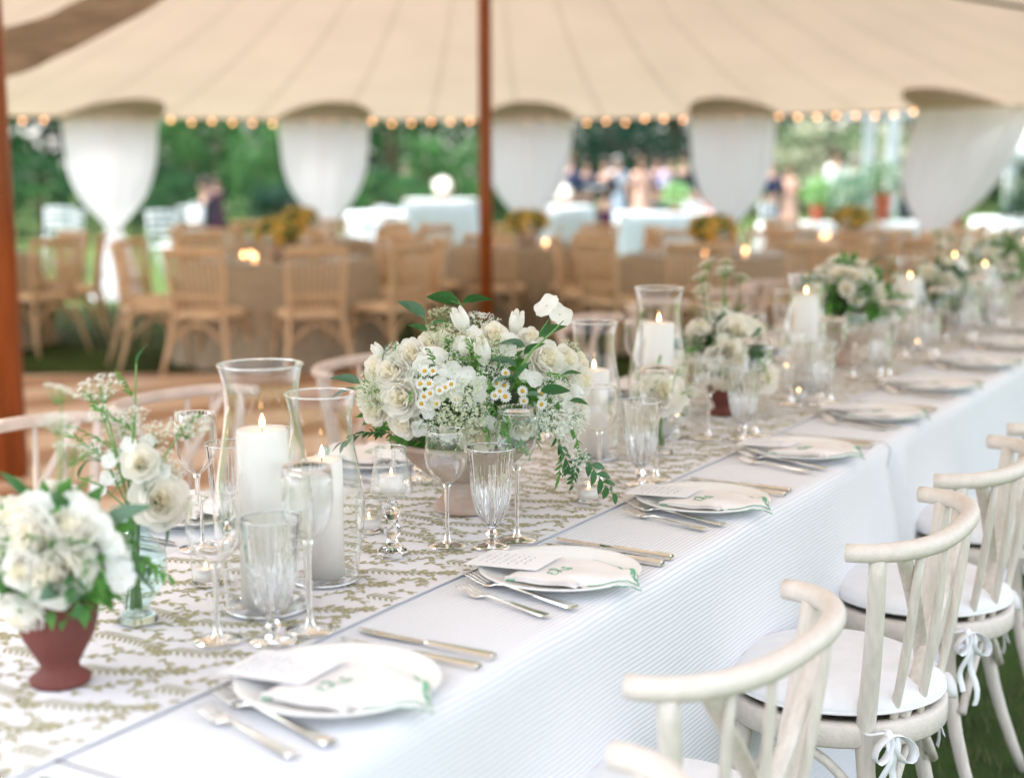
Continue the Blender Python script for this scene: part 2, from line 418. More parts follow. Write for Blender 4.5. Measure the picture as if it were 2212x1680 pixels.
# ------------------------------------------------------------------ chairs
def make_chair(label, cat, wood, seatm, group, cushion=True, railm=None):
    r = thing('bentwood_chair', label, cat, group=group)
    RX, TIPY, APY, RZ = .255, -.085, -.225, .795
    def rail(a):                                   # a in -1..1 along the bow rail
        x = RX * math.sin(a * PI / 2 * .98); y = APY + (TIPY - APY) * (1 - math.cos(a * PI / 2)) ** 1.25
        return Vector((x, y, RZ + .006 * (1 - a * a)))
    mb = MB(); mb.tube([rail(-1 + 2 * i / 28) for i in range(29)], [.0165 + .0015 * math.cos((-1 + 2 * i / 28) * PI / 2) for i in range(29)], 14)
    obj('top_rail', mb, railm or wood, r)
    def rim(x, rr=.185): return Vector((x, -math.sqrt(max(0, rr * rr - x * x)), .44))
    for sg in (-1, 1):
        a = .80 * sg; top = rail(a); bot = Vector((sg * .168, -.105, .43))
        mb = MB(); P = []
        for i in range(9):
            k = i / 8; p = bot.lerp(top, k); p.y -= .004 * math.sin(k * PI); P.append(p)
        foot = Vector((sg * .205, -.215, 0)); Q = [foot.lerp(bot, i / 6) + Vector((0, .02 * math.sin(i / 6 * PI), 0)) for i in range(6)]
        mb.tube(Q + P, [.0125 + .005 * min(1, i / 5) for i in range(6)] + [.0185 - .0025 * i / 8 for i in range(9)], 12, flat=.8)
        obj('rear_leg_post', mb, wood, r)
        mb = MB(); f = Vector((sg * .185, .165, 0)); tp = Vector((sg * .150, .125, .43))
        mb.tube([f.lerp(tp, i / 6) + Vector((sg * .01 * math.sin(i / 6 * PI), 0, 0)) for i in range(7)], [.0125 + .0045 * i / 6 for i in range(7)], 12)
        obj('front_leg', mb, wood, r)
        mb = MB(); B = []
        for i in range(13):                         # bentwood hoop brace at the side
            k = i / 12; B.append(Vector((sg * (.178 + .012 * math.sin(k * PI)), -.14 + .29 * k, .27 + .13 * math.sin(k * PI))))
        mb.tube(B, .010, 8); obj('hoop_brace', mb, wood, r)
    mb = MB(); mb.tube([Vector((-.19 + .38 * i / 10, -.15 - .0 * i, .27 + .12 * math.sin(i / 10 * PI))) for i in range(11)], .010, 8); obj('hoop_brace', mb, wood, r)
    for k in (-.50, -.26, .26, .50):
        mb = MB(); tp = rail(k); bt = rim(k * .24)
        mb.tube([bt.lerp(tp, i / 6) + Vector((0, -.004 * math.sin(i / 6 * PI), 0)) for i in range(7)], [.0075 + .0015 * math.sin(i / 6 * PI) for i in range(7)], 8)
        obj('spindle', mb, wood, r)
    for sg in (-1, 1):                              # crossed slats
        mb = MB(); tp = rail(.62 * sg); bt = rim(-.115 * sg)
        mb.tube([bt.lerp(tp, i / 10) + Vector((0, -.010 * math.sin(i / 10 * PI) - .006 * sg, 0)) for i in range(11)], [.0145] * 11, 10, flat=.5)
        obj('cross_slat', mb, wood, r)
    # seat: rounded trapezoid bentwood frame and panel
    def out(a, rr): return Vector((rr * math.cos(a) * (1.0 + .05 * math.sin(a)), rr * .97 * math.sin(a), 0))
    def ring(mb, spec, n=40, m=0):
        V = [out(2 * PI * j / n, rr) + Vector((0, 0, z)) for rr, z in spec for j in range(n)]; F = []
        for i in range(len(spec) - 1):
            for j in range(n):
                j2 = (j + 1) % n; F.append((i * n + j, i * n + j2, (i + 1) * n + j2, (i + 1) * n + j))
        mb.add(V, F, m)
    mb = MB(); ring(mb, [(.0, .432), (.19, .432), (.19, .415), (.213, .415), (.217, .42), (.217, .455), (.212, .461), (.192, .461), (.188, .452), (.0, .452)])
    obj('seat', mb, seatm, r)
    if cushion:
        mb = MB(); ring(mb, [(.0, .468), (.18, .468), (.205, .474), (.212, .482), (.210, .492), (.198, .505), (.17, .517), (.10, .525), (.0, .527)])
        cu = obj('cushion', mb, M['cushion'], r)
        mb = MB(); n = 44; mb.tube([out(2 * PI * j / n, .2105) + Vector((0, 0, .480)) for j in range(n + 1)], .0036, 6); obj('piping', mb, M['cushion'], cu)
        for sg in (-1, 1):
            c = Vector((sg * .172, -.128, .452)); rs = random.Random(5 + sg); mb = MB()
            mb.tube([c + Vector((.021 * math.cos(a), .021 * math.sin(a), .004 * math.sin(2 * a))) for a in [2 * PI * i / 12 for i in range(13)]], .0045, 6, flat=.5)
            nn = Vector((sg * .45, -.89, 0)); T_ = Vector((nn.y, -nn.x, 0)) * -1; Zv = Vector((0, 0, 1)); k = c + nn * .028; mb.ball(k, .0085, 8, 6, sc=(1.1, 1, 1.3))
            def ribbon(pts, wd, wdir=None):
                V = []
                for i, p in enumerate(pts):
                    t_ = (pts[min(i + 1, len(pts) - 1)] - pts[max(0, i - 1)]).normalized()
                    b_ = (wdir - t_ * wdir.dot(t_)).normalized() if wdir is not None else t_.cross(nn).normalized(); n_ = b_.cross(t_)
                    e_ = min(1, (i + .6) / 2.5, (len(pts) - .4 - i) / 2.5 if wdir is not None else 1)
                    ww = wd * (.35 + .65 * e_); cup = .10 * wd
                    V += [p + b_ * ww * .5, p + n_ * cup, p - b_ * ww * .5, p - b_ * ww * .5 + n_ * .0012, p + n_ * (cup + .0012), p + b_ * ww * .5 + n_ * .0012]
                F_ = []
                for i in range(len(pts) - 1):
                    for q in range(6): F_.append((6 * i + q, 6 * i + (q + 1) % 6, 6 * i + 6 + (q + 1) % 6, 6 * i + 6 + q))
                mb.add(V, F_)
            for sd, L, dr in ((-1, .060, .55), (1, .068, .80)):        # two drooping loops
                D_ = (T_ * sd * math.cos(dr) - Zv * math.sin(dr)); U_ = (T_ * sd * math.sin(dr) + Zv * math.cos(dr)); pts = []
                for i in range(15):
                    a = 2 * PI * i / 14; pts.append(k + D_ * L * .5 * (1 - math.cos(a)) + U_ * .017 * math.sin(a) * (1 - .25 * math.cos(a)) + nn * (.006 + .010 * math.sin(a / 2)))
                ribbon(pts, .019, nn + T_ * .25 * sd + Zv * .1)
            for sd, L in ((-1, .125), (1, .165)):                       # two hanging tails
                pts = [k + T_ * sd * (.004 + .020 * (i / 10) ** .8) + T_ * .004 * math.sin(i * .9 + sd) + nn * (.008 + .006 * math.sin(i * .8 + sd)) - Zv * L * (i / 10) for i in range(11)]
                ribbon(pts, .017)
            obj('ribbon_bow', mb, M['ribbon'], cu)
    return r
chair_front = Placer(make_chair('x', 'chair', M['white_wash'], M['rail_wood'], 'whitewashed chairs along the near side', railm=M['rail_wood']))
fr = [(-.33, .375, 4, 'whitewashed bow-back chair cut off at the bottom edge, nearest the camera'),
      (.39, .29, -3, 'whitewashed bow-back chair with blurred rail, second from the bottom of the photo'),
      (1.15, .315, 1, 'whitewashed chair with sharply seen crossed slats, third along the near side'),
      (1.80, .305, 0, 'whitewashed bow-back chair, fourth along the near side, small rusty mark on seat'),
      (2.50, .30, 2, 'whitewashed bow-back chair at right picture edge, fifth along the near side')]
for i, (s, t, a, lb) in enumerate(fr):
    if i == 3: lb = 'whitewashed bow-back chair tucked behind the sharp one, fourth along the near side'
    chair_front.put((s, -t, 0), math.radians(a), lb)
chair_far = Placer(make_chair('x', 'chair', M['beige_wood'], M['beige_wood'], 'whitewashed chairs along the far side', cushion=True))
fc = [.97, 1.53, 2.40, 3.20, 4.02, 4.80, 5.55, 6.25, 6.95, 7.65]
fl_ = ['pinkish whitewashed chair at left edge behind the small rose pot', 'pinkish whitewashed chair behind the tall vase and left hurricane', 'pinkish whitewashed chair behind the second hurricane and urn flowers',
       'pinkish whitewashed chair hidden behind the large urn flowers', 'pinkish whitewashed chair seen left of the paired hurricanes', 'pinkish whitewashed chair seen through the tall pair of hurricanes']
for i, s in enumerate(fc):
    lb = fl_[i] if i < 6 else 'pinkish whitewashed chair, %s from the left along the far side' % ORD[i]
    chair_far.put((s, 1.62 + .03 * math.sin(i * 3), 0), PI + math.radians(ru(-6, 6)), lb)

def shell(mb, pr, th, n=36, mod=None, zb=None):      # closed double wall: outside up, inside down
    pr = list(pr); (ra, za), (rb, zb_) = pr[-2], pr[-1]
    for q in (.93, .99): pr.insert(-1, (ra + (rb - ra) * q, za + (zb_ - za) * q))
    pr.insert(1, (pr[0][0] + (pr[1][0] - pr[0][0]) * .1, pr[0][1] + (pr[1][1] - pr[0][1]) * .1))
    inner = [(max(.0, r - th), z + (th if i == 0 else 0)) for i, (r, z) in enumerate(pr)]
    prof = [(0, pr[0][1])] + list(pr) + list(reversed(inner)) + [(0, inner[0][1])]; k = len(pr)
    mb.lathe(prof, n, mod=(lambda i, j, n_: mod(i - 1, j, n_) if 1 <= i <= k else 1) if mod else None)
# ------------------------------------------------------------------ place settings
def plate_mb():
    mb = MB(); mb.lathe([(0, .004), (.070, .004), (.074, 0), (.080, 0), (.083, .005), (.100, .010), (.132, .0175), (.1375, .0195), (.1385, .0215), (.137, .0225), (.130, .0210), (.104, .0150), (.094, .0105), (.085, .0085), (0, .0085)], 56)
    return mb
plate_me = plate_mb().mesh('plate', M['porcelain'])
def sl(k, n, a=0): return a + k
# napkin in plate frame: x along table, y toward far side (t = -y)
def napkin_obj(parent=None):
    r = thing('folded_napkin', 'x', 'napkin', group='monogrammed napkins on the plates')
    def sc(u): return .010 * abs(math.sin(u * PI * 3.5)) ** .7
    def surf(u, v, dz, grow, side):
        if u < .22: te = .086
        elif u < .50: te = .086 + .070 * math.sin((u - .22) / .28 * PI / 2) ** 1.1
        else: te = .156 - .068 * ((u - .5) / .5) ** 1.2
        te += (.007 * abs(math.sin((u - .22) * PI * 5.1)) ** .6 if u > .22 else 0)
        x = -.107 + .164 * u + grow * (u - .5) + .008 * math.sin(v * 3) * (1 - u); t = -.046 + (te + .046 + grow) * v
        rr = math.hypot(x, t)
        z = .0150 + dz + .010 * math.exp(-((u - .35) ** 2 + (v - .55) ** 2) * 8) + .0028 * math.sin(u * 7 + v * 3) * v + .002 * math.sin(v * 9 + u * 2)
        if v > .85: z += .004 * math.sin(u * 19) * (v - .85) / .15
        if rr > .10: z += min(rr - .10, .036) * .18
        if rr > .142: z -= (rr - .142) * .55
        return Vector((x, -t, z))
    mb = MB()
    for L, (dz, gr) in enumerate(((0, 0), (.0026, -.003), (.0052, -.004))):
        k = .0018
        mb.grid(lambda u, v: surf(u, v, dz + k, gr, 1), 30, 26)
        # sides
        for vv in (0, 1): mb.grid(lambda u, v: surf(u, vv, dz + k * v, gr, 1), 30, 1)
        for uu in (0, 1): mb.grid(lambda u, v: surf(uu, u, dz + k * v, gr, 1), 30, 1)
    cl = obj('cloth', mb, M['napkin'], r)
    mb = MB()
    for dz, gr in ((.0005, 0), (.0066, -.004)):
        mb.tube([surf(.22 + .78 * i / 60, 1.0, dz, gr, 1) + Vector((0, -.0004, 0)) for i in range(61)], [.0009] * 61, 6)
        mb.tube([surf(1, .62 + .38 * i / 20, dz, gr, 1) for i in range(21)], [.0008] * 21, 6)
    mb.tube([surf(0, .02 + .12 * i / 10, .001, 0, 1) for i in range(11)], [.0013] * 11, 6)
    obj('green_edging', mb, M['green_thread'], r)
    mb = MB()
    mb.grid(lambda u, v: surf(.52 + .47 * u, .955 + .045 * v, .0072, -.004, 1) + Vector((0, 0, .0002)), 60, 1)
    obj('edge_stitching', mb, M['green_pale'], r)
    # monogram strokes E R S in script, centre letter larger
    def stroke(mb, pts, ox, sc_, wd=.0006):
        P = []
        for i in range(len(pts) - 1):
            for k in range(4):
                a = Vector(pts[i]).lerp(Vector(pts[i + 1]), k / 4); P.append(a)
        P.append(Vector(pts[-1])); Q = []
        for p in P:
            X = ox + p.x * sc_; T = .030 - p.y * sc_
            u = min(1, max(0, (X + .107) / .164)); v = min(1, max(0, (T + .046) / .18))
            Q.append(Vector((X, -T, surf(u, v, .0072, -.004, 1).z + .0009)))
        mb.tube(Q, wd, 5)
    E_ = [(.7, .9), (.4, 1.05), (.1, .85), (.25, .6), (.5, .55), (.15, .5), (0, .25), (.2, 0), (.6, .05), (.8, .25)]
    R_ = [(-.15, .9), (.1, 1.1), (.5, 1.1), (.7, .85), (.45, .6), (.15, .55), (.4, .5), (.6, .2), (.95, -.05), (1.1, .1)]
    R2 = [(.2, 1.05), (.15, .5), (.0, 0), (-.2, .1), (-.1, .3)]
    S_ = [(.75, .9), (.45, 1.05), (.2, .8), (.5, .5), (.7, .2), (.4, -.05), (.05, .1), (.15, .35)]
    mb = MB(); stroke(mb, E_, -.070, .019); stroke(mb, R_, -.047, .024); stroke(mb, R2, -.047, .024); stroke(mb, S_, -.020, .019)
    obj('monogram', mb, M['green_thread'], r)
    return r
def card_obj():
    r = thing('menu_card', 'x', 'menu card', group='menu cards under the napkins')
    mb = MB(); mb.box((-.022, .078, .0285), (.112, .135, .0007), rot=Euler((-.035, .02, .10)).to_matrix()); obj('card', mb, M['card'], r, smooth=False)
    rs = random.Random(11); mb = MB()
    R = Euler((-.035, .02, .10)).to_matrix()
    for row in range(7):
        y = .128 - .0135 * row - .078; half = rs.uniform(.024, .040); x = -half; P = []
        while x < half:
            P.append(R @ Vector((x, y + rs.uniform(-.0022, .0024), .0007)) + Vector((-.022, .078, .0285)))
            x += rs.uniform(.0016, .003)
            if rs.random() < .12 and len(P) > 2:
                mb.tube(P, .00033, 4); P = []; x += .004
        if len(P) > 1: mb.tube(P, .00033, 4)
    obj('handwriting', mb, M['ink'], r)
    return r
def knife_obj():
    r = thing('table_knife', 'x', 'knife', group='silver knives of the place settings')
    mb = MB()                                           # handle along -y (toward the diner), end at y=-.118
    def sect(y, w_, h, z): return [Vector((-w_, y, z - h)), Vector((-w_ * 1.0, y, z + h * .4)), Vector((-w_ * .55, y, z + h)), Vector((w_ * .55, y, z + h)), Vector((w_, y, z + h * .4)), Vector((w_, y, z - h))]
    secs = [(-.118, .0060, .0035), (-.1165, .0080, .0050), (-.100, .0078, .0050), (-.05, .0066, .0045), (-.006, .0052, .0040), (.0, .0045, .0035)]
    V = [p for y, a, b in secs for p in sect(y, a, b, .0052)]; F = [tuple(range(6))]
    for i in range(len(secs) - 1):
        for j in range(6): F.append((i * 6 + j, (i + 1) * 6 + j, (i + 1) * 6 + (j + 1) % 6, i * 6 + (j + 1) % 6))
    mb.add(V, F); obj('handle', mb, M['silver'], r, smooth=False)
    mb = MB(); V = []; bs = [(.0, -.0045, .0045), (.03, -.006, .0055), (.07, -.0085, .006), (.10, -.008, .006), (.118, -.003, .006), (.124, .003, .0055)]
    for y, xa, xb in bs: V += [Vector((xa, y, .0042)), Vector((xb, y, .0034)), Vector((xb, y, .0062)), Vector((xa, y, .0050))]
    F = [(0, 1, 2, 3)]
    for i in range(len(bs) - 1):
        for j in range(4): F.append((i * 4 + j, i * 4 + (j + 1) % 4, (i + 1) * 4 + (j + 1) % 4, (i + 1) * 4 + j))
    F.append(tuple(20 + j for j in (3, 2, 1, 0))); mb.add(V, F); obj('blade', mb, M['blade'], r, smooth=False)
    return r
def fork_obj():
    r = thing('table_fork', 'x', 'fork', group='silver forks of the place settings')
    mb = MB(); secs = [(-.105, .0085, .006), (-.100, .0100, .0058), (-.06, .0075, .0062), (0, .0042, .0085), (.035, .0032, .0095), (.05, .0045, .0065), (.058, .0115, .0042), (.068, .0130, .0040)]
    V = [];
    for y, a, z in secs: V += [Vector((-a, y, z)), Vector((a, y, z)), Vector((a * .8, y, z + .0022)), Vector((-a * .8, y, z + .0022))]
    F = [(0, 1, 2, 3)]
    for i in range(len(secs) - 1):
        for j in range(4): F.append((i * 4 + j, (i + 1) * 4 + j, (i + 1) * 4 + (j + 1) % 4, i * 4 + (j + 1) % 4))
    k = len(secs) * 4; F.append((k - 1, k - 2, k - 3, k - 4)); mb.add(V, F); obj('handle', mb, M['silver'], r, smooth=False)
    mb = MB()
    for j in range(4):
        x = -.0105 + .007 * j
        P = [Vector((x * (1 + .04 * i), .066 + .009 * i, .005 + .0011 * i * (1 if i < 3 else 1.6))) for i in range(6)]
        mb.tube(P, [.0018, .0017, .0016, .0015, .0013, .0007], 6)
    obj('tines', mb, M['silver'], r)
    return r
def wine_obj(kind):
    H, Rb, Hb, Rf, lab = {'wine': (.215, .0405, .100, .036, 'round wine glass'), 'tall': (.242, .0385, .105, .037, 'tall wine glass')}[kind]
    r = thing('wine_glass' if kind == 'wine' else 'tall_wine_glass', 'x', 'wine glass', group=lab + 'es of the place settings')
    mb = MB(); hb = H - Hb
    pr = [(.003, hb + .001), (.012, hb + .004), (.026, hb + .016), (.036, hb + .032), (Rb, hb + .052), (Rb * .985, hb + .070), (Rb * .93, hb + .088), (Rb * .88, H - .001)]
    if kind == 'tall': pr = [(.003, hb + .001), (.014, hb + .008), (.027, hb + .022), (.0355, hb + .042), (Rb, hb + .066), (Rb * .98, hb + .09), (Rb * .94, hb + .115), (Rb * .89, H - .001)]
    if kind == 'wine': shell(mb, pr, .0011)
    else: mb.lathe(pr, 36)
    b = obj('bowl', mb, M['solid'] if kind == 'wine' else M['hurricane'], r)
    rr = pr[-1][0]; mb = MB(); mb.tube([(rr * math.cos(a), rr * math.sin(a), H) for a in [2 * PI * i / 36 for i in range(37)]], .0011, 6, cap=False); obj('rim', mb, M['rimg'], b)
    mb = MB(); mb.lathe([(0, hb + .003), (.008, hb + .002), (.0050, hb - .008), (.0040, hb - .04), (.0040, .03), (.006, .012), (.010, .007)], 14); obj('stem', mb, M['solid'], r)
    mb = MB(); mb.lathe([(.0, .0078), (.008, .0075), (.02, .0038), (Rf, .0018), (Rf, .0004), (0, .0004)], 36); obj('foot', mb, M['solid'], r)
    return r
def crystal_obj():
    r = thing('crystal_goblet', 'x', 'goblet', group='cut crystal water goblets')
    n = 40
    prof = [(.004, .040), (.013, .043), (.022, .055), (.030, .075), (.0355, .100), (.038, .125), (.040, .150), (.0425, .172), (.0438, .185)]
    def md(i, j, n_): return 1 - (.055 if j % 2 else 0) * (1 if i < 6 else .25)
    mb = MB(); V = []
    shell(mb, prof, .0034, n, md); b = obj('bowl', mb, M['solid'], r, smooth=False)
    mb = MB()                                          # cut fan ridges on the lower bowl
    for j in range(10):
        for da in (-.26, -.13, 0, .13, .26):
            P = []
            for k in range(7):
                q = k / 6; i = .6 + q * (5.2 - abs(da) * 6); i0 = int(i); f = i - i0
                rr = prof[i0][0] * (1 - f) + prof[i0 + 1][0] * f; z = prof[i0][1] * (1 - f) + prof[i0 + 1][1] * f
                a = 2 * PI * j / 10 + da * q; P.append((rr * 1.01 * math.cos(a), rr * 1.01 * math.sin(a), z))
            mb.tube(P, [.0010] * 7, 4, cap=False)
    obj('cut_pattern', mb, M['rimg'], b)
    mb = MB(); rr = .0438; mb.tube([(rr * math.cos(a), rr * math.sin(a), .186) for a in [2 * PI * i / 40 for i in range(41)]], .0013, 6, cap=False); obj('rim', mb, M['rimg'], b)
    mb = MB(); mb.lathe([(0, .043), (.012, .042), (.0075, .034), (.0095, .030), (.0125, .026), (.0085, .020), (.008, .012), (.013, .008)], 8); obj('stem', mb, M['solid'], r, smooth=False)
    mb = MB(); mb.lathe([(0, .0085), (.012, .008), (.02, .005), (.034, .0028), (.034, .0004), (0, .0004)], 32); obj('foot', mb, M['solid'], r)
    return r
plate_r = obj('dinner_plate', plate_mb(), M['porcelain']); tag(plate_r, 'x', 'plate', 'white dinner plates')
PL = {k: Placer(v) for k, v in dict(plate=plate_r, napkin=napkin_obj(), card=card_obj(), knife=knife_obj(), fork=fork_obj(), wine=wine_obj('wine'), tall=wine_obj('tall'), crystal=crystal_obj()).items()}
ZT = .0012; ZR = .0052
def setting(i, side, what='pncKkFfwtg'):
    s0 = .61 * i; near = side == 'near'
    if near: where = ['setting at the bottom left corner', 'nearest whole near-side setting', 'near-side setting before the big urn', 'near-side setting right of the urn', 'near-side setting by the ivy pot'][i + 1] if i < 4 else '%s whole near-side setting' % ORD[i]
    else: where = ['', 'far-side setting behind the left hurricane', 'far-side setting left of the urn'][i] if i < 3 else '%s far-side setting' % ORD[i - 1]
    sg = 1 if near else -1; rz = 0 if near else PI
    tc = 0 if near else -.843
    jx = [ru(-.006, .006) for _ in range(8)]
    def Q(ds, dt, z): return W(s0 + sg * ds, tc + sg * dt, z)
    if 'p' in what: PL['plate'].put(Q(0, 0, ZT), rz, 'white china dinner plate under a napkin, ' + where)
    if 'n' in what: PL['napkin'].put(Q(0, 0, ZT), rz + ru(-.05, .05), 'ivory napkin with green scalloped edge, ' + where)
    if 'c' in what: PL['card'].put(Q(0, 0, ZT), rz, 'white menu card tucked under the napkin, ' + where)
    if 'K' in what: PL['knife'].put(Q(.212 + jx[0], -.003, ZT), rz - .03 + jx[1] * 4, 'outer silver knife, ' + where)
    if 'k' in what: PL['knife'].put(Q(.170 + jx[2], 0, ZT), rz - .01 + jx[3] * 3, 'inner silver knife beside the plate, ' + where)
    if 'F' in what: PL['fork'].put(Q(-.172 + jx[4], -.005, ZT), rz - .27, 'outer small silver fork, ' + where, sc=.93)
    if 'f' in what: PL['fork'].put(Q(-.118 + jx[5], -.008, ZT), rz - .25, 'inner large silver fork, ' + where, sc=1.12)
    if 'w' in what: PL['wine'].put(Q(.072 + jx[6], -.275, ZR), ru(0, 6), 'clear round-bowled wine glass, ' + where)
    if 'g' in what: PL['crystal'].put(Q(.105, -.198 + jx[7], ZR), ru(0, 6), 'cut crystal water goblet, ' + where)
    if 't' in what: PL['tall'].put(Q(.172, -.186, ZR), ru(0, 6), 'tall clear wine glass, ' + where)
setting(-1, 'near', 'Kkt')
for i in range(0, 9): setting(i, 'near')
for i in range(1, 12): setting(i, 'far', 'pncKkFfwtg' if i < 7 else 'pnwg')

# ------------------------------------------------------------------ candles
def flame_mb(h=.022, r=.0045):
    mb = MB(); mb.lathe([(0, 0), (r * .7, h * .12), (r, h * .3), (r * .75, h * .55), (r * .3, h * .82), (0, h)], 10); return mb
def hurricane(s, t, hg, rt, hc, rc, label, rz=0):
    r = thing('hurricane_candle', label, 'candle holder', W(s, t, ZR), rz, 'pillar candles in hurricane glasses')
    bel = rt * 1.04
    mb = MB(); pr = [(rt * 1.0, .004), (rt * 1.0, .02), (rt * 1.07, hg * .14), (rt * 1.20, hg * .30), (rt * 1.24, hg * .40), (rt * 1.17, hg * .52), (rt * 1.02, hg * .65), (rt * .91, hg * .76), (rt * .875, hg * .84), (rt * .90, hg * .91), (rt * .96, hg * .96), (rt * 1.02, hg)]
    P2 = []
    for i in range(len(pr) - 1):                        # smooth profile
        for k in range(3): q = k / 3; P2.append((pr[i][0] * (1 - q) + pr[i + 1][0] * q, pr[i][1] * (1 - q) + pr[i + 1][1] * q))
    P2.append(pr[-1]); P2 = [P2[0]] + [((P2[i - 1][0] + P2[i][0] * 2 + P2[i + 1][0]) / 4, P2[i][1]) for i in range(1, len(P2) - 1)] + [P2[-1]]
    mb.lathe(P2, 40); g = obj('glass_chimney', mb, M['hurricane'], r)
    for rr, z, th in ((pr[-1][0], hg, .0019), (pr[0][0], .004, .0024)):
        mb = MB(); mb.tube([(rr * math.cos(a), rr * math.sin(a), z) for a in [2 * PI * i / 40 for i in range(41)]], th, 6, cap=False); obj('rim', mb, M['rimg'], g)
    mb = MB(); mb.lathe([(0, .003), (bel * .92, .003), (bel * .92, .007), (0, .007)], 32); obj('glass_base', mb, M['hurricane'], r)
    mb = MB(); mb.lathe([(0, .008), (rc, .008), (rc, hc - .006), (rc * .97, hc - .001), (rc * .9, hc), (rc * .5, hc - .004), (0, hc - .006)], 36); c = obj('pillar_candle', mb, M['wax'], r)
    mb = MB(); mb.tube([(0, 0, hc - .008), (.001, 0, hc + .004)], .0009, 5); obj('wick', mb, M['wick'], c)
    obj('flame', flame_mb(.022, .0045), M['flame'], c, loc=(.001, 0, hc + .002))
    return r
hurricane(.225, -.315, .388, .064, .288, .0400, 'thick white pillar candle in the front left hurricane glass')
hurricane(.395, -.335, .318, .058, .208, .0345, 'shorter white pillar candle in the hurricane glass left of the urn')
hurricane(1.53, -.415, .328, .055, .215, .0375, 'domed half-melted pillar candle in hurricane glass right of the urn')
hurricane(1.86, -.40, .386, .062, .297, .0400, 'tall pillar candle in the tallest hurricane glass, flame clearly seen')
hurricane(2.80, -.335, .36, .058, .303, .0400, 'smooth tall pillar candle left of the second urn')
hurricane(4.16, -.38, .34, .055, .262, .038, 'pillar candle just right of the second urn, flame a round spot')
hurricane(4.95, -.40, .38, .060, .300, .040, 'taller of two pillar candles near the upper right')
hurricane(5.10, -.30, .33, .055, .255, .038, 'shorter of two pillar candles near the upper right')
hurricane(6.55, -.40, .38, .060, .300, .040, 'pillar candle farthest along the table runner')
def votive(s, t, label, h=.068, r0=.026):
    r = thing('votive_candle', label, 'votive', W(s, t, ZR), 0, 'votive candles in clear glass cups')
    mb = MB(); mb.lathe([(r0 * .86, .003), (r0 * .9, .008), (r0 * .95, h * .5), (r0, h)], 28); g = obj('glass_cup', mb, M['hurricane'], r)
    mb = MB(); mb.tube([(r0 * math.cos(a), r0 * math.sin(a), h) for a in [2 * PI * i / 28 for i in range(29)]], .0014, 6, cap=False); obj('rim', mb, M['rimg'], g)
    mb = MB(); mb.lathe([(0, .001), (r0 * .86, .001), (r0 * .88, .008), (0, .008)], 24); obj('base', mb, M['solid'], r)
    mb = MB(); mb.lathe([(0, .009), (r0 * .84, .009), (r0 * .86, .028), (0, .026)], 24); c = obj('wax', mb, M['wax'], r)
    obj('flame', flame_mb(.010, .0024), M['flame'], c, loc=(0, 0, .029))
    return r
vp = [(.275, -.49, 'clear votive with tiny flame behind the front wine glass and hurricane'), (.69, -.46, 'clear votive with tiny flame just left of the urn foot'), (1.125, -.215, 'sharply seen clear votive under the trailing leaves of the urn'),
      (2.03, -.42, 'blurred votive between the tall hurricane and the ivy pot'), (2.60, -.28, 'blurred votive just right of the ivy pot'), (3.10, -.50, 'blurred votive before the second urn'), (4.0, -.30, 'votive right of the second urn'), (5.6, -.4, 'farthest votive on the runner')]
for s, t, l in vp: votive(s, t, l)
def lamp(s, t):
    r = thing('candle_lamp', 'small fluted glass cup on a faceted crystal candlestick left of urn', 'candle holder', W(s, t, ZR))
    mb = MB(); mb.lathe([(0, .012), (.028, .010), (.030, .0), (.026, .012), (.012, .020), (.009, .032), (.016, .045), (.012, .058), (.010, .068), (.017, .080), (.018, .088), (.010, .098), (.007, .106)], 10); obj('candlestick', mb, M['solid'], r, smooth=False)
    mb = MB(); mb.lathe([(.007, .106), (.026, .108), (.0375, .114), (.036, .13), (.030, .17), (.0255, .197)], 40, mod=lambda i, j, n: 1 + (.035 if (j // 2) % 2 else 0)); g = obj('fluted_cup', mb, M['crystal'], r)
    mb = MB(); rr = .0258; mb.tube([(rr * math.cos(a), rr * math.sin(a), .197) for a in [2 * PI * i / 30 for i in range(31)]], .0012, 6, cap=False); obj('rim', mb, M['rimg'], g)
    mb = MB(); mb.lathe([(0, .117), (.021, .117), (.021, .148), (0, .146)], 24); c = obj('tea_light', mb, M['wax'], r); obj('flame', flame_mb(.011, .0026), M['flame'], c, loc=(0, 0, .149))
lamp(.578, -.325)

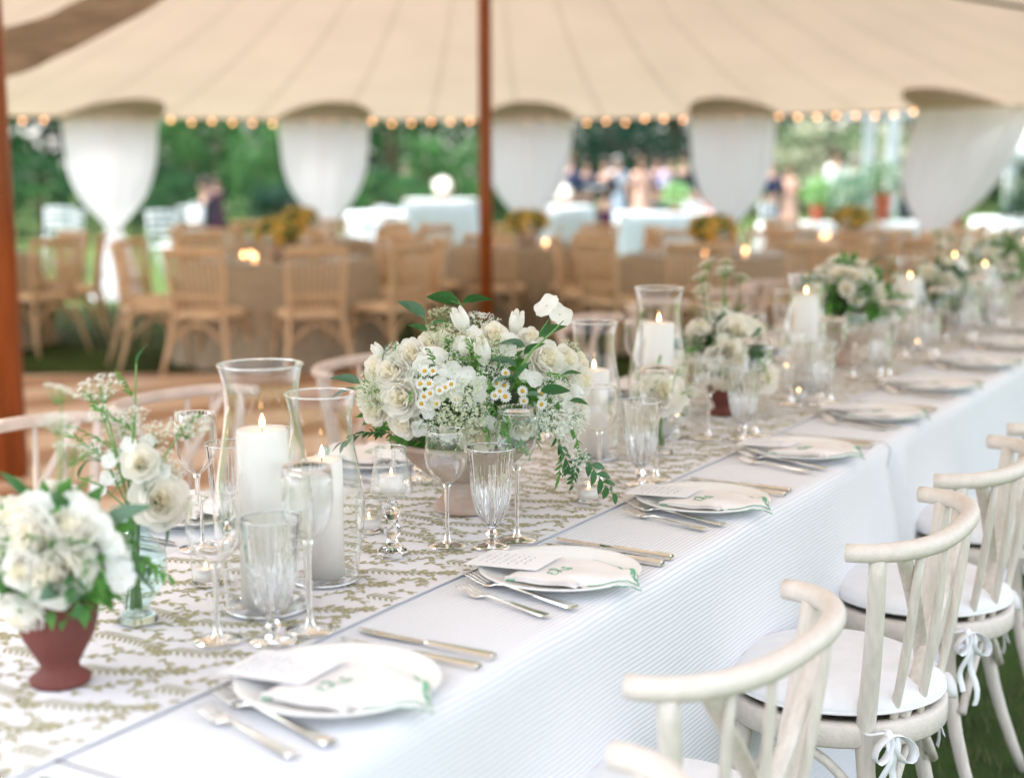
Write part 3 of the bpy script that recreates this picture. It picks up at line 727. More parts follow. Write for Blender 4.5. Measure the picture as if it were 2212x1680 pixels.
# ------------------------------------------------------------------ flowers and leaves (each mesh faces +z, unit size)
def rose_mesh(name, mt, seed, open_=1.0):
    rs = random.Random(seed); mb = MB()
    L = [(1.0, .10, .70, 6, .30), (.90, .34, .75, 6, .22), (.74, .50, .80, 5, .14), (.57, .60, .9, 5, .08), (.40, .64, 1.0, 4, .04), (.25, .64, 1.2, 3, .0), (.12, .62, 1.5, 3, 0)]
    for k, (rk, zk, w_, n, curl) in enumerate(L):
        off = rs.random() * 6
        for i in range(n):
            a0 = off + 2 * PI * i / n + rs.uniform(-.15, .15); rr = rk * rs.uniform(.92, 1.06) * (1 if k else open_); zz = zk + rs.uniform(-.05, .05); ph = rs.random() * 6; tl = rs.uniform(-.12, .12)
            def fn(u, v):
                uu = 2 * u - 1; vv = max(.02, v)
                wv = w_ * (math.sin(PI * (.12 + .62 * v)) ** .8); a = a0 + uu * wv
                rho = rr * math.sin(min(1, vv * 1.05) * PI / 2) ** .8 * (1 - .10 * uu * uu)
                z = -.62 + (zz + .62) * vv ** 1.25 - .14 * uu * uu * v
                if v > .72: e = (v - .72) / .28; rho += curl * e * e * .7; z -= curl * e * e * .45
                rho += .055 * math.sin(uu * 4.3 + ph) * v; z += .06 * math.sin(uu * 3.3 + ph * 2) * v + tl * uu * v
                return (rho * math.cos(a), rho * math.sin(a), z)
            mb.grid(fn, 6, 6, m=2 if k >= 4 else 0)
    mb.lathe([(0, -.70), (.22, -.66), (.30, -.52), (.0, -.50)], 8, m=1)
    return mb.mesh(name, [mt, M['stem'], M['petal_y']])
def umbel_mesh(name, mt, seed, nclus=26, nfl=13, dome=.35):
    rs = random.Random(seed); mb = MB()
    for i in range(nclus):
        r = math.sqrt((i + .5) / nclus); a = i * 2.399; c = Vector((r * math.cos(a), r * math.sin(a), dome * (1 - r * r) - .1 + rs.uniform(-.06, .06)))
        mb.tube([(0, 0, -.9), c + Vector((0, 0, -.09))], .012, 3, cap=False, m=1)
        for j in range(nfl):
            p = c + Vector((rs.gauss(0, .085), rs.gauss(0, .085), rs.gauss(0, .035)))
            n = Vector((rs.gauss(0, .5), rs.gauss(0, .5), 1)).normalized(); t = n.orthogonal().normalized(); b = n.cross(t); sz = rs.uniform(.035, .06)
            V = [p]
            for q in range(5):
                an = q * 2 * PI / 5
                V += [p + (t * math.cos(an - .42) + b * math.sin(an - .42)) * sz * .75 + n * .015, p + (t * math.cos(an) + b * math.sin(an)) * sz + n * .012, p + (t * math.cos(an + .42) + b * math.sin(an + .42)) * sz * .75 + n * .015]
            mb.add(V, [(0, 1 + 3 * q, 2 + 3 * q, 3 + 3 * q) for q in range(5)], 0)
    return mb.mesh(name, [mt, M['stem']], smooth=False)
def floret_mesh(name, n=4, mt=None, w_=.62, centre=None):
    mb = MB()
    for i in range(n):
        a = i * 2 * PI / n
        def fn(u, v):
            uu = 2 * u - 1; x = v; y = uu * w_ * math.sin(PI * min(.93, .08 + .85 * v)) ** .6; z = .20 * v * v - .12 * uu * uu * v + (i % 2) * .03
            return (x * math.cos(a) - y * math.sin(a), x * math.sin(a) + y * math.cos(a), z)
        mb.grid(fn, 4, 4)
    mb.ball((0, 0, .03), centre or .10, 8, 5, m=1, sc=(1, 1, .7))
    return mb.mesh(name, [mt or M['petal_w'], M['yellow'] if centre else M['umbel']])
def bud_mesh(name):
    mb = MB()
    for i in range(5):
        a0 = i * 2 * PI / 5
        def fn(u, v):
            uu = 2 * u - 1; a = a0 + uu * .85 * (1 - .35 * v); r = .46 * math.sin(PI * (.08 + .72 * v)) ** .7 * (1 + .06 * (i % 2)) + (.14 * max(0, v - .8) * 5 * (1 - uu * uu)) * .5
            return (r * math.cos(a), r * math.sin(a), -.6 + 1.55 * v - .18 * uu * uu * v)
        mb.grid(fn, 6, 8)
    for i in range(5):
        a = i * 2 * PI / 5 + .5
        mb.add([(.05 * math.cos(a + 1.5), .05 * math.sin(a + 1.5), -.68), (.05 * math.cos(a - 1.5), .05 * math.sin(a - 1.5), -.68), (.42 * math.cos(a), .42 * math.sin(a), -.30)], [(0, 1, 2)], 1)
    mb.tube([(0, 0, -.6), (0, .02, -1.3)], .05, 5, m=1)
    return mb.mesh(name, [M['petal_w'], M['leaf_b']])
def leaf_fn(L, wd, curl, fold=.18, tip=1.0):
    def fn(u, v):
        uu = 2 * v - 1; x = u * L; hw = wd * (math.sin(PI * min(.985, .02 + .97 * u ** .85))) ** .8
        return Vector((x, uu * hw, abs(uu) * hw * fold * 2 - curl * u * u * L))
    return fn
def leaf_mesh(name, mt, wd=.24, curl=.25):
    mb = MB(); mb.grid(leaf_fn(1, wd, curl), 8, 4); mb.tube([(-.15, 0, .0), (.0, 0, 0), (.5, 0, -.06 * curl * 4 * .25 - .004)], [.014, .014, .006], 4, m=1)
    return mb.mesh(name, [mt, M['stem']])
def sprig_mesh(name, mt, n=9, seed=1, lw=.2, ll=.32, droop=.35):
    rs = random.Random(seed); mb = MB(); P = []
    for i in range(13): k = i / 12; P.append(Vector((k, .06 * math.sin(k * 4 + seed), -droop * k * k)))
    mb.tube(P, [.012 - .008 * i / 12 for i in range(13)], 4, m=1)
    for i in range(n):
        k = .18 + .82 * i / (n - 1); p = P[min(12, int(k * 12))]; sg = 1 if i % 2 else -1; an = sg * rs.uniform(.5, 1.0) if i < n - 1 else 0
        R_ = Matrix.Rotation(an, 3, 'Z') @ Matrix.Rotation(rs.uniform(-.3, .5) + droop * k, 3, 'Y') @ Matrix.Rotation(rs.uniform(-.5, .5), 3, 'X')
        f = leaf_fn(ll * rs.uniform(.75, 1.1), ll * lw, .25)
        mb.grid(lambda u, v: p + R_ @ f(u, v), 4, 2)
    return mb.mesh(name, [mt, M['stem']])
F = dict(
    rose=[rose_mesh('rose', M['petal'], 1), rose_mesh('rose', M['petal_c'], 2, 1.1), rose_mesh('rose', M['petal'], 3, .95)],
    peony=[rose_mesh('peony', M['petal_c'], 8, 1.25)],
    umbel=[umbel_mesh('lace_umbel', M['umbel'], 1), umbel_mesh('lace_umbel', M['umbel_w'], 2, 30, 14, .25)],
    lacy=[umbel_mesh('lace_umbel', M['umbel_w'], 5, 24, 14, .25)],
    floret=[floret_mesh('hydrangea_floret'), floret_mesh('stock_floret', 5)],
    daisy=[floret_mesh('chamomile', 13, M['petal_w'], .20, .40)],
    bud=[bud_mesh('tulip_bud')],
    leaf=[leaf_mesh('leaf', M['leaf'], .25, .25), leaf_mesh('leaf', M['leaf_g'], .22, .35)],
    vine=[sprig_mesh('leafy_sprig', M['leaf'], 11, 2), sprig_mesh('leafy_sprig', M['leaf_b'], 13, 3, .24, .26)],
    fern=[sprig_mesh('leafy_sprig', M['leaf_b'], 17, 4, .16, .22, .2)])
def bloom(par, kind, p, n, size, spin=None, var=None):
    ms = F[kind]; me = ms[var if var is not None else random.randrange(len(ms))]
    n = Vector(n).normalized(); q = n.to_track_quat('Z', 'Y'); q = q @ Euler((0, 0, ru(0, 6.28) if spin is None else spin)).to_quaternion()
    o = inst(me.name.split('.')[0], me, par, Vector(p) - Vector(par.location)); o.rotation_euler = q.to_euler(); o.scale = (size,) * 3; return o
def leafy(par, kind, p, tip, size=None, roll=0.0, var=None):   # x axis of leaf / sprig points from p to tip
    ms = F[kind]; me = ms[var if var is not None else random.randrange(len(ms))]
    d = Vector(tip) - Vector(p); L = size or d.length; x = d.normalized(); z = Vector((0, 0, 1)) - x * x.z
    if z.length < .1: z = -FWD - x * x.dot(-FWD)
    z.normalize(); y = z.cross(x); m = Matrix((x, y, z)).transposed() @ Matrix.Rotation(roll, 3, 'X')
    o = inst(me.name.split('.')[0], me, par, Vector(p) - Vector(par.location)); o.rotation_euler = m.to_euler(); o.scale = (L,) * 3; return o
def moss(par, c, r, n=260, mt=None, lsz=.022, seed=1, name='foliage'):
    rs = random.Random(seed); mb = MB(); c = Vector(c) - Vector(par.location)
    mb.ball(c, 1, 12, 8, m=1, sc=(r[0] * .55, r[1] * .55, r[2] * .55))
    for i in range(n):
        d = Vector((rs.gauss(0, 1), rs.gauss(0, 1), rs.gauss(0, 1))).normalized(); k = rs.uniform(.6, .93)
        p = c + Vector((d.x * r[0], d.y * r[1], d.z * r[2])) * k
        x = (d + Vector((rs.gauss(0, .6), rs.gauss(0, .6), rs.gauss(0, .6)))).normalized(); z = x.orthogonal().normalized(); y = z.cross(x); L = lsz * rs.uniform(.7, 1.5)
        mb.add([p, p + x * L * .45 + y * L * .24 + z * L * .06, p + x * L, p + x * L * .45 - y * L * .24 + z * L * .06], [(0, 1, 2, 3)], 0)
    return obj(name, mb, [mt or M['leaf'], M['dark_fill']], par)

def urn_profile(R, H):
    return [(0, .002), (R * .40, .0), (R * .43, H * .03), (R * .42, H * .09), (R * .36, H * .14), (R * .30, H * .22), (R * .275, H * .33), (R * .30, H * .37), (R * .31, H * .385), (R * .30, H * .41),
            (R * .42, H * .47), (R * .60, H * .58), (R * .76, H * .72), (R * .88, H * .86), (R * .95, H * .91), (R * .99, H * .93), (R, H * .965), (R * .985, H * 1.0), (R * .90, H * .995), (R * .85, H * .93), (R * .6, H * .75), (0, H * .7)]
# --- large centre arrangement
urn = thing('flower_urn', 'large white and green flower arrangement in a weathered stone-coloured urn, sharpest in photo', 'flower arrangement', W(.935, -.40, ZR), 0, None)
mb = MB(); mb.lathe(urn_profile(.148, .150), 48); obj('urn', mb, M['urn'], urn)
YU = 2.80
def zp(x, y): return ((800 + x / 2.1) / 1.1302, (650 + y / 2.1) / 1.1302)       # crop pixels to view pixels
def dome(x, y, extra=0.0):
    xd, yd = zp(x, y); u = (xd - 1000) / 285; v = -(yd - 850) / (175 if yd < 850 else 150)
    k = max(0.0, 1 - u * u - v * v); wv = .185 * math.sqrt(k)
    p = at(xd, yd, YU - wv - extra); n = RIGHT * u * .8 + Vector((0, 0, v * .8 + .12)) - FWD * (math.sqrt(k) + .18)
    return p, n
cU = at(1000, 850, YU + .01)
moss(urn, cU + Vector((0, 0, -.005)), (.215, .205, .125), 900, M['leaf_b'], .026, 4)
RS = .9
for x, y, r, vr in [(375, 670, .042, 0), (335, 540, .038, 0), (390, 800, .031, 1), (1118, 480, .041, 2), (785, 870, .037, 1), (1000, 820, .029, 0), (1300, 590, .032, 2), (435, 455, .034, 0), (262, 520, .030, 1), (240, 735, .029, 1),
                    (1215, 480, .031, 0), (855, 355, .028, 1), (1290, 500, .026, 0), (520, 400, .026, 1), (1040, 370, .026, 2)]:
    p, n = dome(x, y, .008); bloom(urn, 'rose', p, n, r * RS, var=vr)
for x, y, r, tx, tz in [(690, 290, .034, -.35, .9), (560, 455, .036, -1, .1), (797, 455, .034, -.15, .9), (965, 300, .032, .15, .8), (600, 545, .024, -.4, .5), (1265, 625, .024, .6, -.7), (265, 440, .022, -.5, .8), (700, 420, .026, .1, .6)]:
    p, n = dome(x, y, .018); bloom(urn, 'bud', p, RIGHT * tx + Vector((0, 0, tz)) - FWD * .45, r)
for x, y, r, vr in [(600, 235, .036, 0), (785, 275, .034, 1), (680, 700, .056, 0), (700, 800, .042, 0), (600, 830, .034, 0), (1185, 735, .050, 1), (1240, 850, .038, 1), (205, 610, .032, 0), (1255, 430, .032, 0), (880, 410, .030, 0), (1060, 800, .030, 1), (560, 330, .030, 0), (1310, 760, .030, 1), (230, 690, .028, 0), (640, 360, .034, 0), (760, 410, .03, 0)]:
    p, n = dome(x, y, .030); bloom(urn, 'umbel', p, n + Vector((0, 0, .25)), r, var=vr)
for x1, y1 in [(880, 850), (905, 800), (860, 780), (950, 810), (990, 870), (840, 700), (900, 720), (960, 600), (760, 480), (1050, 880), (870, 900), (930, 860), (820, 820), (850, 860), (900, 850), (945, 900), (880, 820), (830, 590), (740, 470), (1120, 540), (440, 620), (560, 520)]:
    a, n = dome(x1, y1, .028); leafy(urn, 'fern', a, a + n * .045 + Vector((0, 0, ru(-.02, .04))), roll=ru(-1, 1))
for x, y, r in [(470, 560, .026), (700, 650, .03), (820, 560, .026), (1150, 600, .03), (1100, 760, .03), (540, 790, .03), (760, 720, .03), (1240, 560, .026), (340, 440, .026), (180, 660, .028), (1180, 820, .034), (1285, 820, .030), (650, 480, .024), (900, 460, .024)]:
    p, n = dome(x, y, .032); bloom(urn, 'lacy', p, n + Vector((0, 0, .2)), r)
for x, y in [(690, 580), (780, 600), (575, 600), (778, 660), (515, 745), (640, 530), (560, 660), (720, 550), (610, 860), (480, 500), (925, 420), (1010, 560), (750, 340), (650, 640), (830, 800), (1060, 580), (1230, 700), (520, 690), (930, 380), (690, 400), (1200, 830), (470, 830)]:
    p, n = dome(x, y, .020); bloom(urn, 'floret', p, n, .0155 * ru(.9, 1.25))
for x, y in [(475, 600), (520, 600), (573, 635), (525, 650), (480, 702), (557, 703), (497, 535), (540, 535), (857, 662), (905, 610), (910, 667), (882, 640), (998, 640), (1005, 690), (1095, 708), (912, 547), (928, 943), (897, 880), (660, 680), (495, 665), (1095, 655), (603, 620), (633, 603), (865, 600)]:
    p, n = dome(x, y, .034); bloom(urn, 'daisy', p, n + Vector((0, 0, .1)), .0105 * ru(.9, 1.15))
for (x1, y1, x2, y2, vr, rl) in [(672, 190, 512, 128, 0, .9), (695, 190, 842, 140, 0, -.6), (500, 265, 378, 143, 1, .8), (510, 335, 418, 280, 0, .6), (515, 310, 590, 262, 0, .5), (1010, 412, 878, 358, 1, .7), (965, 515, 836, 435, 1, .6), (1085, 365, 1215, 278, 0, -.7),
                                  (1010, 455, 1105, 372, 0, -.5), (945, 620, 1005, 480, 0, .8), (1088, 655, 1243, 610, 0, -.9), (165, 600, 22, 532, 1, .8), (140, 628, 0, 640, 1, .5), (830, 620, 900, 540, 1, .6), (1010, 660, 1090, 640, 1, .5), (320, 390, 255, 490, 0, .5), (960, 580, 880, 590, 1, .5), (1240, 690, 1330, 690, 0, .4), (1200, 560, 1290, 530, 0, .3)]:
    a, n = dome(x1, y1, .03); b = at(*zp(x2, y2), (a - CAM).dot(FWD) - .015); leafy(urn, 'leaf', a, b, roll=rl, var=vr)
mb = MB()
def locp(x, y, dY): return at(*zp(x, y), YU - dY) - urn.location
mb.tube([locp(930, 640, .16), locp(985, 530, .19), (locp(1050, 430, .20)), locp(1150, 340, .19), locp(1210, 280, .18)], [.0032, .003, .0026, .002, .001], 6)
mb.tube([locp(1090, 335, .15), locp(1140, 265, .14)], .0012, 5)
mb.tube([locp(672, 330, .05), locp(680, 195, .04), locp(670, 175, .04)], .0014, 5); mb.tube([locp(520, 345, .04), locp(500, 265, .04)], .0013, 5)
for k in range(5): mb.tube([locp(740, 540, .17), locp(700 + 12 * k, 470 - 8 * k, .21), locp(640 + 34 * k, 465 + 10 * (k % 2), .20)], .0013, 5)
obj('stems', mb, M['stem'], urn)
for x, y, tx, tz in [(1125, 205, -.5, .6), (1190, 250, .3, .5)]: bloom(urn, 'floret', at(*zp(x, y), YU - .14), RIGHT * tx + Vector((0, 0, tz)) - FWD * .5, .027, var=1)
for (x1, y1, x2, y2, vr) in [(345, 850, 92, 812, 0), (350, 870, 205, 800, 0), (1140, 850, 1300, 1010, 0), (1180, 900, 1240, 1085, 1), (1255, 930, 1505, 1112, 0), (1270, 960, 1290, 1120, 0), (1230, 820, 1330, 940, 1), (900, 760, 870, 900, 1), (850, 700, 940, 760, 1), (880, 830, 930, 930, 1), (820, 760, 800, 690, 1), (1240, 1000, 1205, 1060, 0)]:
    xm, ym = zp(x1, y1); a = at(xm, ym, YU - (.14 if x1 > 400 else .05)); b = at(*zp(x2, y2), (a - CAM).dot(FWD) - .01)
    leafy(urn, 'vine', a, b, roll=ru(-.9, .9), var=vr)
bloom(urn, 'lacy', at(*zp(1290, 985), YU - .18), -FWD + Vector((0, 0, .3)), .020); bloom(urn, 'lacy', at(*zp(505, 1120), YU - .02), -FWD + Vector((0, 0, .1)), .022)
for k in range(9):                                      # far side of the bunch
    a = .35 + k * .3; d = RIGHT * math.cos(a) * 1.0 + FWD * math.sin(a); z = ru(-.02, .07)
    bloom(urn, 'rose', cU + RIGHT * math.cos(a) * .21 + FWD * math.sin(a) * .18 + Vector((0, 0, z)), d + Vector((0, 0, .4)), .037, var=k % 3)

def arrangement(s, t, label, R, H, ur, uh, mt, seed, cream=.3, green=1.0, tall=0, name='flower_pot', vessel=None, group=None, cnt=1.0):
    random.seed(seed); base = W(s, t, ZR); r = thing(name, label, 'flower arrangement', base, 0, group)
    mb = MB()
    if vessel == 'pot': mb.lathe([(0, .002), (ur * .72, 0), (ur * .74, uh * .05), (ur * .5, uh * .13), (ur * .46, uh * .2), (ur * .62, uh * .34), (ur * .85, uh * .52), (ur * .97, uh * .72), (ur * 1.0, uh * .88), (ur * 1.1, uh * .97), (ur * 1.1, uh), (ur * .95, uh * .97), (ur * .8, uh * .7), (0, uh * .65)], 36)
    else: mb.lathe(urn_profile(ur, uh), 36)
    obj('pot', mb, mt, r); c = base + Vector((0, 0, uh + H * .32)); rad = (R, R * .92, H * .55)
    moss(r, c, (R * .95, R * .9, H * .5), int(500 * cnt), M['leaf_b'] if seed % 2 else M['leaf'], .030, seed)
    for i in range(int(38 * cnt)):
        d = Vector((random.gauss(0, 1), random.gauss(0, 1), random.gauss(.35, .7))).normalized(); p = c + Vector((d.x * rad[0], d.y * rad[1], d.z * rad[2])) * .93
        k = random.random()
        if k < .42: bloom(r, 'rose', p, d, ru(.024, .034))
        elif k < .62: bloom(r, 'umbel', p, d, ru(.026, .040))
        elif k < .82: bloom(r, 'floret', p, d, ru(.014, .02))
        else: leafy(r, 'leaf', p, p + d * .06 + Vector((0, 0, ru(-.02, .03))), roll=ru(-1, 1))
    for i in range(int(7 * green)):
        a = ru(0, 6.28); p = c + Vector((math.cos(a) * R * .8, math.sin(a) * R * .8, ru(-.02, .02))); leafy(r, 'vine', p, p + Vector((math.cos(a) * .08, math.sin(a) * .08, ru(-.05, .04))), roll=ru(-1, 1))
    for i in range(tall):
        a = ru(0, 6.28); q = ru(.01, .09); p = c + Vector((math.cos(a) * q * .4, math.sin(a) * q * .4, 0)); tp = c + Vector((math.cos(a) * q, math.sin(a) * q, H * ru(.8, 1.35)))
        mb = MB(); mb.tube([p - r.location, p.lerp(tp, .5) - r.location + Vector((.004, .003, 0)), tp - r.location], .0013, 4); obj('stem', mb, M['stem'], r)
        bloom(r, 'lacy', tp, Vector((math.cos(a) * .5, math.sin(a) * .5, 1)), ru(.022, .034)); leafy(r, 'fern', p.lerp(tp, .5), p.lerp(tp, .5) + Vector((.04 * math.cos(a), .04 * math.sin(a), .03)))
    return r
pot0 = arrangement(-.165, -.345, 'small red terracotta pot of cream roses and sweet peas at lower left', .098, .165, .055, .124, M['terracotta'], 21, vessel='pot', tall=3, green=.6)
p0 = pot0.location
YP = (Vector(p0) - CAM).dot(FWD)
bloom(pot0, 'rose', at(110, 1240, YP - .085), -FWD + Vector((0, 0, .1)) - RIGHT * .1, .036, var=0)
bloom(pot0, 'rose', at(62, 1160, YP - .07), -FWD + Vector((0, 0, .3)) - RIGHT * .4, .036, var=0); bloom(pot0, 'rose', at(150, 1130, YP - .05), -FWD * .6 + Vector((0, 0, .8)), .034, var=1)
bloom(pot0, 'peony', at(20, 1195, YP - .06), -FWD - RIGHT * .8, .032)
for x, y in [(190, 1200), (205, 1240), (175, 1225), (215, 1270), (225, 1220)]: leafy(pot0, 'fern', at(x, y, YP - .07), at(x + ru(-10, 30), y + 40, YP - .09), roll=ru(-1, 1))
for x, y in [(180, 1110), (215, 1135), (240, 1170), (255, 1210), (160, 1090), (40, 1110), (85, 1090), (262, 1245)]: bloom(pot0, 'floret', at(x, y, YP - .05), -FWD + Vector((0, 0, ru(-.2, .6))) + RIGHT * ru(-.3, .5), .021)

def glass_vase(s, t, label, H, tall, heads, peony=None, tint='teal_glass', seed=5):
    random.seed(seed); r = thing('bud_vase', label, 'vase of flowers', W(s, t, ZR), 0); b = Vector(r.location)
    mb = MB(); pr = [(.030, .002), (.033, .006), (.018, .02), (.022, .03), (.040, .055), (.049, .085), (.047, .105), (.032, .128), (.023, .140), (.0225, .150), (.030, .172), (.034, .180)]
    mb.lathe([(a, z * H / .18) for a, z in pr], 28); g = obj('vase', mb, M[tint], r)
    mb = MB(); mb.tube([(.034 * math.cos(a), .034 * math.sin(a), H) for a in [2 * PI * i / 24 for i in range(25)]], .0015, 5, cap=False); obj('rim', mb, M['rimg'], g)
    mb = MB(); mb.lathe([(0, .002), (.032, .002), (.030, .008), (0, .010)], 20); obj('base', mb, M['solid'], r)
    for i, (dx, dz, sz) in enumerate(heads):            # dx right in view, dz above rim
        dy = ru(-.04, .04); tp = b + RIGHT * dx + FWD * dy + Vector((0, 0, H + dz)); m0 = b + RIGHT * dx * .12 + FWD * dy * .1 + Vector((0, 0, H)); f0 = b - RIGHT * dx * .12 + Vector((ru(-.008, .008), ru(-.008, .008), .02))
        mb = MB(); mb.tube([f0 - b, m0 - b, m0.lerp(tp, .55) - b + Vector((0, 0, .01)), tp - b], [.0016] * 4, 5); obj('stem', mb, M['stem'], r)
        if sz > 0: bloom(r, 'lacy', tp, RIGHT * dx * 2 + Vector((0, 0, .8)) - FWD * .4, sz)
        else: leafy(r, 'leaf', tp, tp + Vector((0, 0, .03)) + RIGHT * .01, size=.035)
        q = m0.lerp(tp, ru(.3, .8)); leafy(r, 'fern', q, q + RIGHT * ru(-.05, .05) + Vector((0, 0, .05)), roll=ru(-1, 1))
        q = m0.lerp(tp, ru(.4, .7)); bloom(r, 'floret', q + RIGHT * ru(-.02, .02), -FWD + Vector((0, 0, .5)), .013)
    if peony:
        for dx, dz, sz in peony:
            tp = b + RIGHT * dx - FWD * .03 + Vector((0, 0, H + dz)); mb = MB(); mb.tube([(0, 0, .02), RIGHT * dx * .2 + Vector((0, 0, H)), tp - b], .0022, 5); obj('stem', mb, M['stem'], r)
            bloom(r, 'peony', tp, RIGHT * dx * 6 - FWD * .8 + Vector((0, 0, .35)), sz)
            leafy(r, 'leaf', tp - Vector((0, 0, .02)), tp - Vector((0, 0, .07)) + RIGHT * .02)
    return r
glass_vase(.075, -.445, 'sea green glass vase with tall lacy white umbels and one peony, front left', .178, True,
           [(-.045, .185, .036), (.095, .135, .034), (.005, .215, -1), (-.02, .12, .030), (.03, .11, .030), (-.055, .09, .028), (.015, .15, .024), (.045, .08, .028), (-.015, .065, .03), (.02, .05, .03), (-.075, .05, -1), (.06, .06, .026), (-.035, .15, .022)], [(.050, .018, .034), (.022, .075, .022)])
glass_vase(1.66, -.30, 'small vase holding one cream peony behind the crystal goblets, centre right', .11, True, [(-.05, .085, .024), (-.02, .11, .02), (.04, .10, .022), (.07, .05, .024), (-.06, .05, .02), (.06, .0, .026)], [(0, .045, .044)], 'glass', 9)
glass_vase(4.30, -.50, 'blurred vase of lacy umbels behind glasses, upper right', .16, True, [(-.06, .12, .036), (.05, .10, .034), (0, .17, .03), (.08, .04, .03)], None, 'glass', 12)
p3 = arrangement(2.27, -.385, 'dark terracotta pot of cream peonies and trailing ivy, tall wispy stems', .125, .20, .055, .115, M['terracotta'], 32, vessel='pot', tall=7, green=2.2)
for dx, dz, sz in [(-.12, .13, .05), (.02, .24, .042), (.10, .12, .038), (-.03, .15, .04)]: bloom(p3, 'peony', p3.location + RIGHT * dx - FWD * .08 + Vector((0, 0, dz)), -FWD + Vector((0, 0, .3)) + RIGHT * dx * 4, sz)
u2 = arrangement(3.44, -.40, 'white and deep green flower arrangement in the second grey-brown urn', .155, .27, .110, .155, M['urn'], 43, green=2, name='flower_urn', cnt=1.4)
arrangement(4.62, -.38, 'terracotta pot of white flowers beyond the second urn', .13, .22, .055, .12, M['terracotta'], 54, vessel='pot', tall=5)
arrangement(5.85, -.40, 'third urn of greenery and cream flowers near the upper right corner', .16, .26, .10, .15, M['urn'], 65, green=2, name='flower_urn')
arrangement(7.2, -.40, 'farthest pot of white flowers on the long table', .14, .24, .055, .12, M['terracotta'], 76, vessel='pot', tall=4)
random.seed(77)

# ------------------------------------------------------------------ tent
EZ = 2.06
EV = [(-4.6, 1.0), (-6.6, 3), (-7.3, 8), (-7.3, 12.2), (-6.6, 14.3), (-5.3, 15.75), (-3.4, 16.7), (-1.6, 17.15), (0, 17.2), (1.6, 16.8), (3.1, 15.9), (4.35, 14.6), (5.3, 12.7), (5.6, 10), (4.7, 7), (3.1, 4.6), (1.9, 2.9), (.9, 1.4), (-1.5, 1.0)]
def cr(P, n):                                       # Catmull-Rom resample
    out = []
    for i in range(len(P) - 1):
        p0 = P[max(0, i - 1)]; p1 = P[i]; p2 = P[i + 1]; p3 = P[min(len(P) - 1, i + 2)]
        for k in range(n):
            t = k / n
            out.append(tuple(.5 * (2 * b + (c - a) * t + (2 * a - 5 * b + 4 * c - d) * t * t + (3 * b - a - 3 * c + d) * t ** 3) for a, b, c, d in zip(p0, p1, p2, p3)))
    return out + [P[-1]]
EC = cr(EV, 24)
EL = [0]
for a, b in zip(EC, EC[1:]): EL.append(EL[-1] + math.hypot(b[0] - a[0], b[1] - a[1]))
def eave(l):
    l = max(0, min(EL[-1] - 1e-6, l))
    lo, hi = 0, len(EL) - 1
    while hi - lo > 1:
        m_ = (lo + hi) // 2
        if EL[m_] <= l: lo = m_
        else: hi = m_
    k = (l - EL[lo]) / (EL[hi] - EL[lo] + 1e-9); a, b = EC[lo], EC[hi]; return (a[0] + (b[0] - a[0]) * k, a[1] + (b[1] - a[1]) * k)
RG = [(-.19, 10.5, 4.55), (-1.2, 8.6, 4.0), (-2.34, 6.5, 4.5), (-2.4, 4.2, 3.7)]
RC = cr(RG, 8)
def ridge(p):
    best = None
    for a, b in zip(RC, RC[1:]):
        dx, dy = b[0] - a[0], b[1] - a[1]; t = max(0, min(1, ((p[0] - a[0]) * dx + (p[1] - a[1]) * dy) / (dx * dx + dy * dy)))
        q = tuple(x + (y - x) * t for x, y in zip(a, b)); d = (q[0] - p[0]) ** 2 + (q[1] - p[1]) ** 2
        if best is None or d < best[0]: best = (d, q)
    return best[1]
def roof(l, v, dz=0.0):                             # v 0 ridge .. 1 eave
    e = eave(l); r = ridge(e); k = 1 - v
    x = r[0] + (e[0] - r[0]) * v; y = r[1] + (e[1] - r[1]) * v; z = EZ + (r[2] - EZ) * (.50 * k + .50 * k ** 2.3) + dz
    return cw(x, y, z)
tent = thing('sailcloth_tent', 'large cream sailcloth tent on wooden poles, seen from inside', 'tent')
def canvas(name, col, tr, var=.04):
    return mat(name, col, .9, var=var, vscale=1.5, trans=tr)
M['canvas'] = canvas('cream_sailcloth', (.50, .405, .325), .185); M['seam'] = canvas('sailcloth_seam', (.45, .36, .285), .168); M['patch'] = canvas('reinforced_sailcloth', (.50, .39, .31), .10)
M['flap'] = mat('shade_toned_canvas', (.34, .26, .20), .95, var=.3, vscale=3, stretch=(1, 1, 9), trans=.12)  # sailcloth darkened in its colour to stand for shade under the bay
mb = MB(); seam_sp = 1.05; LT = EL[-1]; l = 0; cols = []
while l < LT: cols += [(l, 0), (min(l + seam_sp - .07, LT), 1)]; l += seam_sp
nv = 22
allc = []
for k in range(0, len(cols), 2):
    a, b = cols[k][0], cols[k + 1][0]
    for q in range(4): allc.append((a + (b - a) * q / 4, 0))
    allc.append((b, 1))
V = []; 
for (l_, f_) in allc: V += [roof(l_, j / nv) for j in range(nv + 1)]
FF = []; MI = []
o_ = 0
for i in range(len(allc) - 1):
    for j in range(nv):
        a = i * (nv + 1) + j; mb.f.append((a, a + 1, a + nv + 2, a + nv + 1)); mb.m.append(allc[i][1])
mb.v = [tuple(p) for p in V]
obj('canopy', mb, [M['canvas'], M['seam']], tent)
mb = MB(); mb.tube([roof(LT * i / 300, 1.0) for i in range(301)], .012, 6); obj('eave_webbing', mb, M['seam'], tent)
def find_l(xd, lo=.25, hi=.8):                      # arc length where the eave is seen at view column xd
    best = None
    for i in range(2000):
        l_ = LT * (lo + (hi - lo) * i / 2000); e = eave(l_)
        if e[1] < 8: continue
        x = 1106 + 3048 * e[0] / e[1]; d = abs(x - xd)
        if best is None or d < best[0]: best = (d, l_)
    return best[1]
DX = [245, 705, 1150, 1590, 2075]
where = ['leftmost', 'second from left', 'right beside the centre pole', 'fourth from left', 'rightmost, pulled to one side']
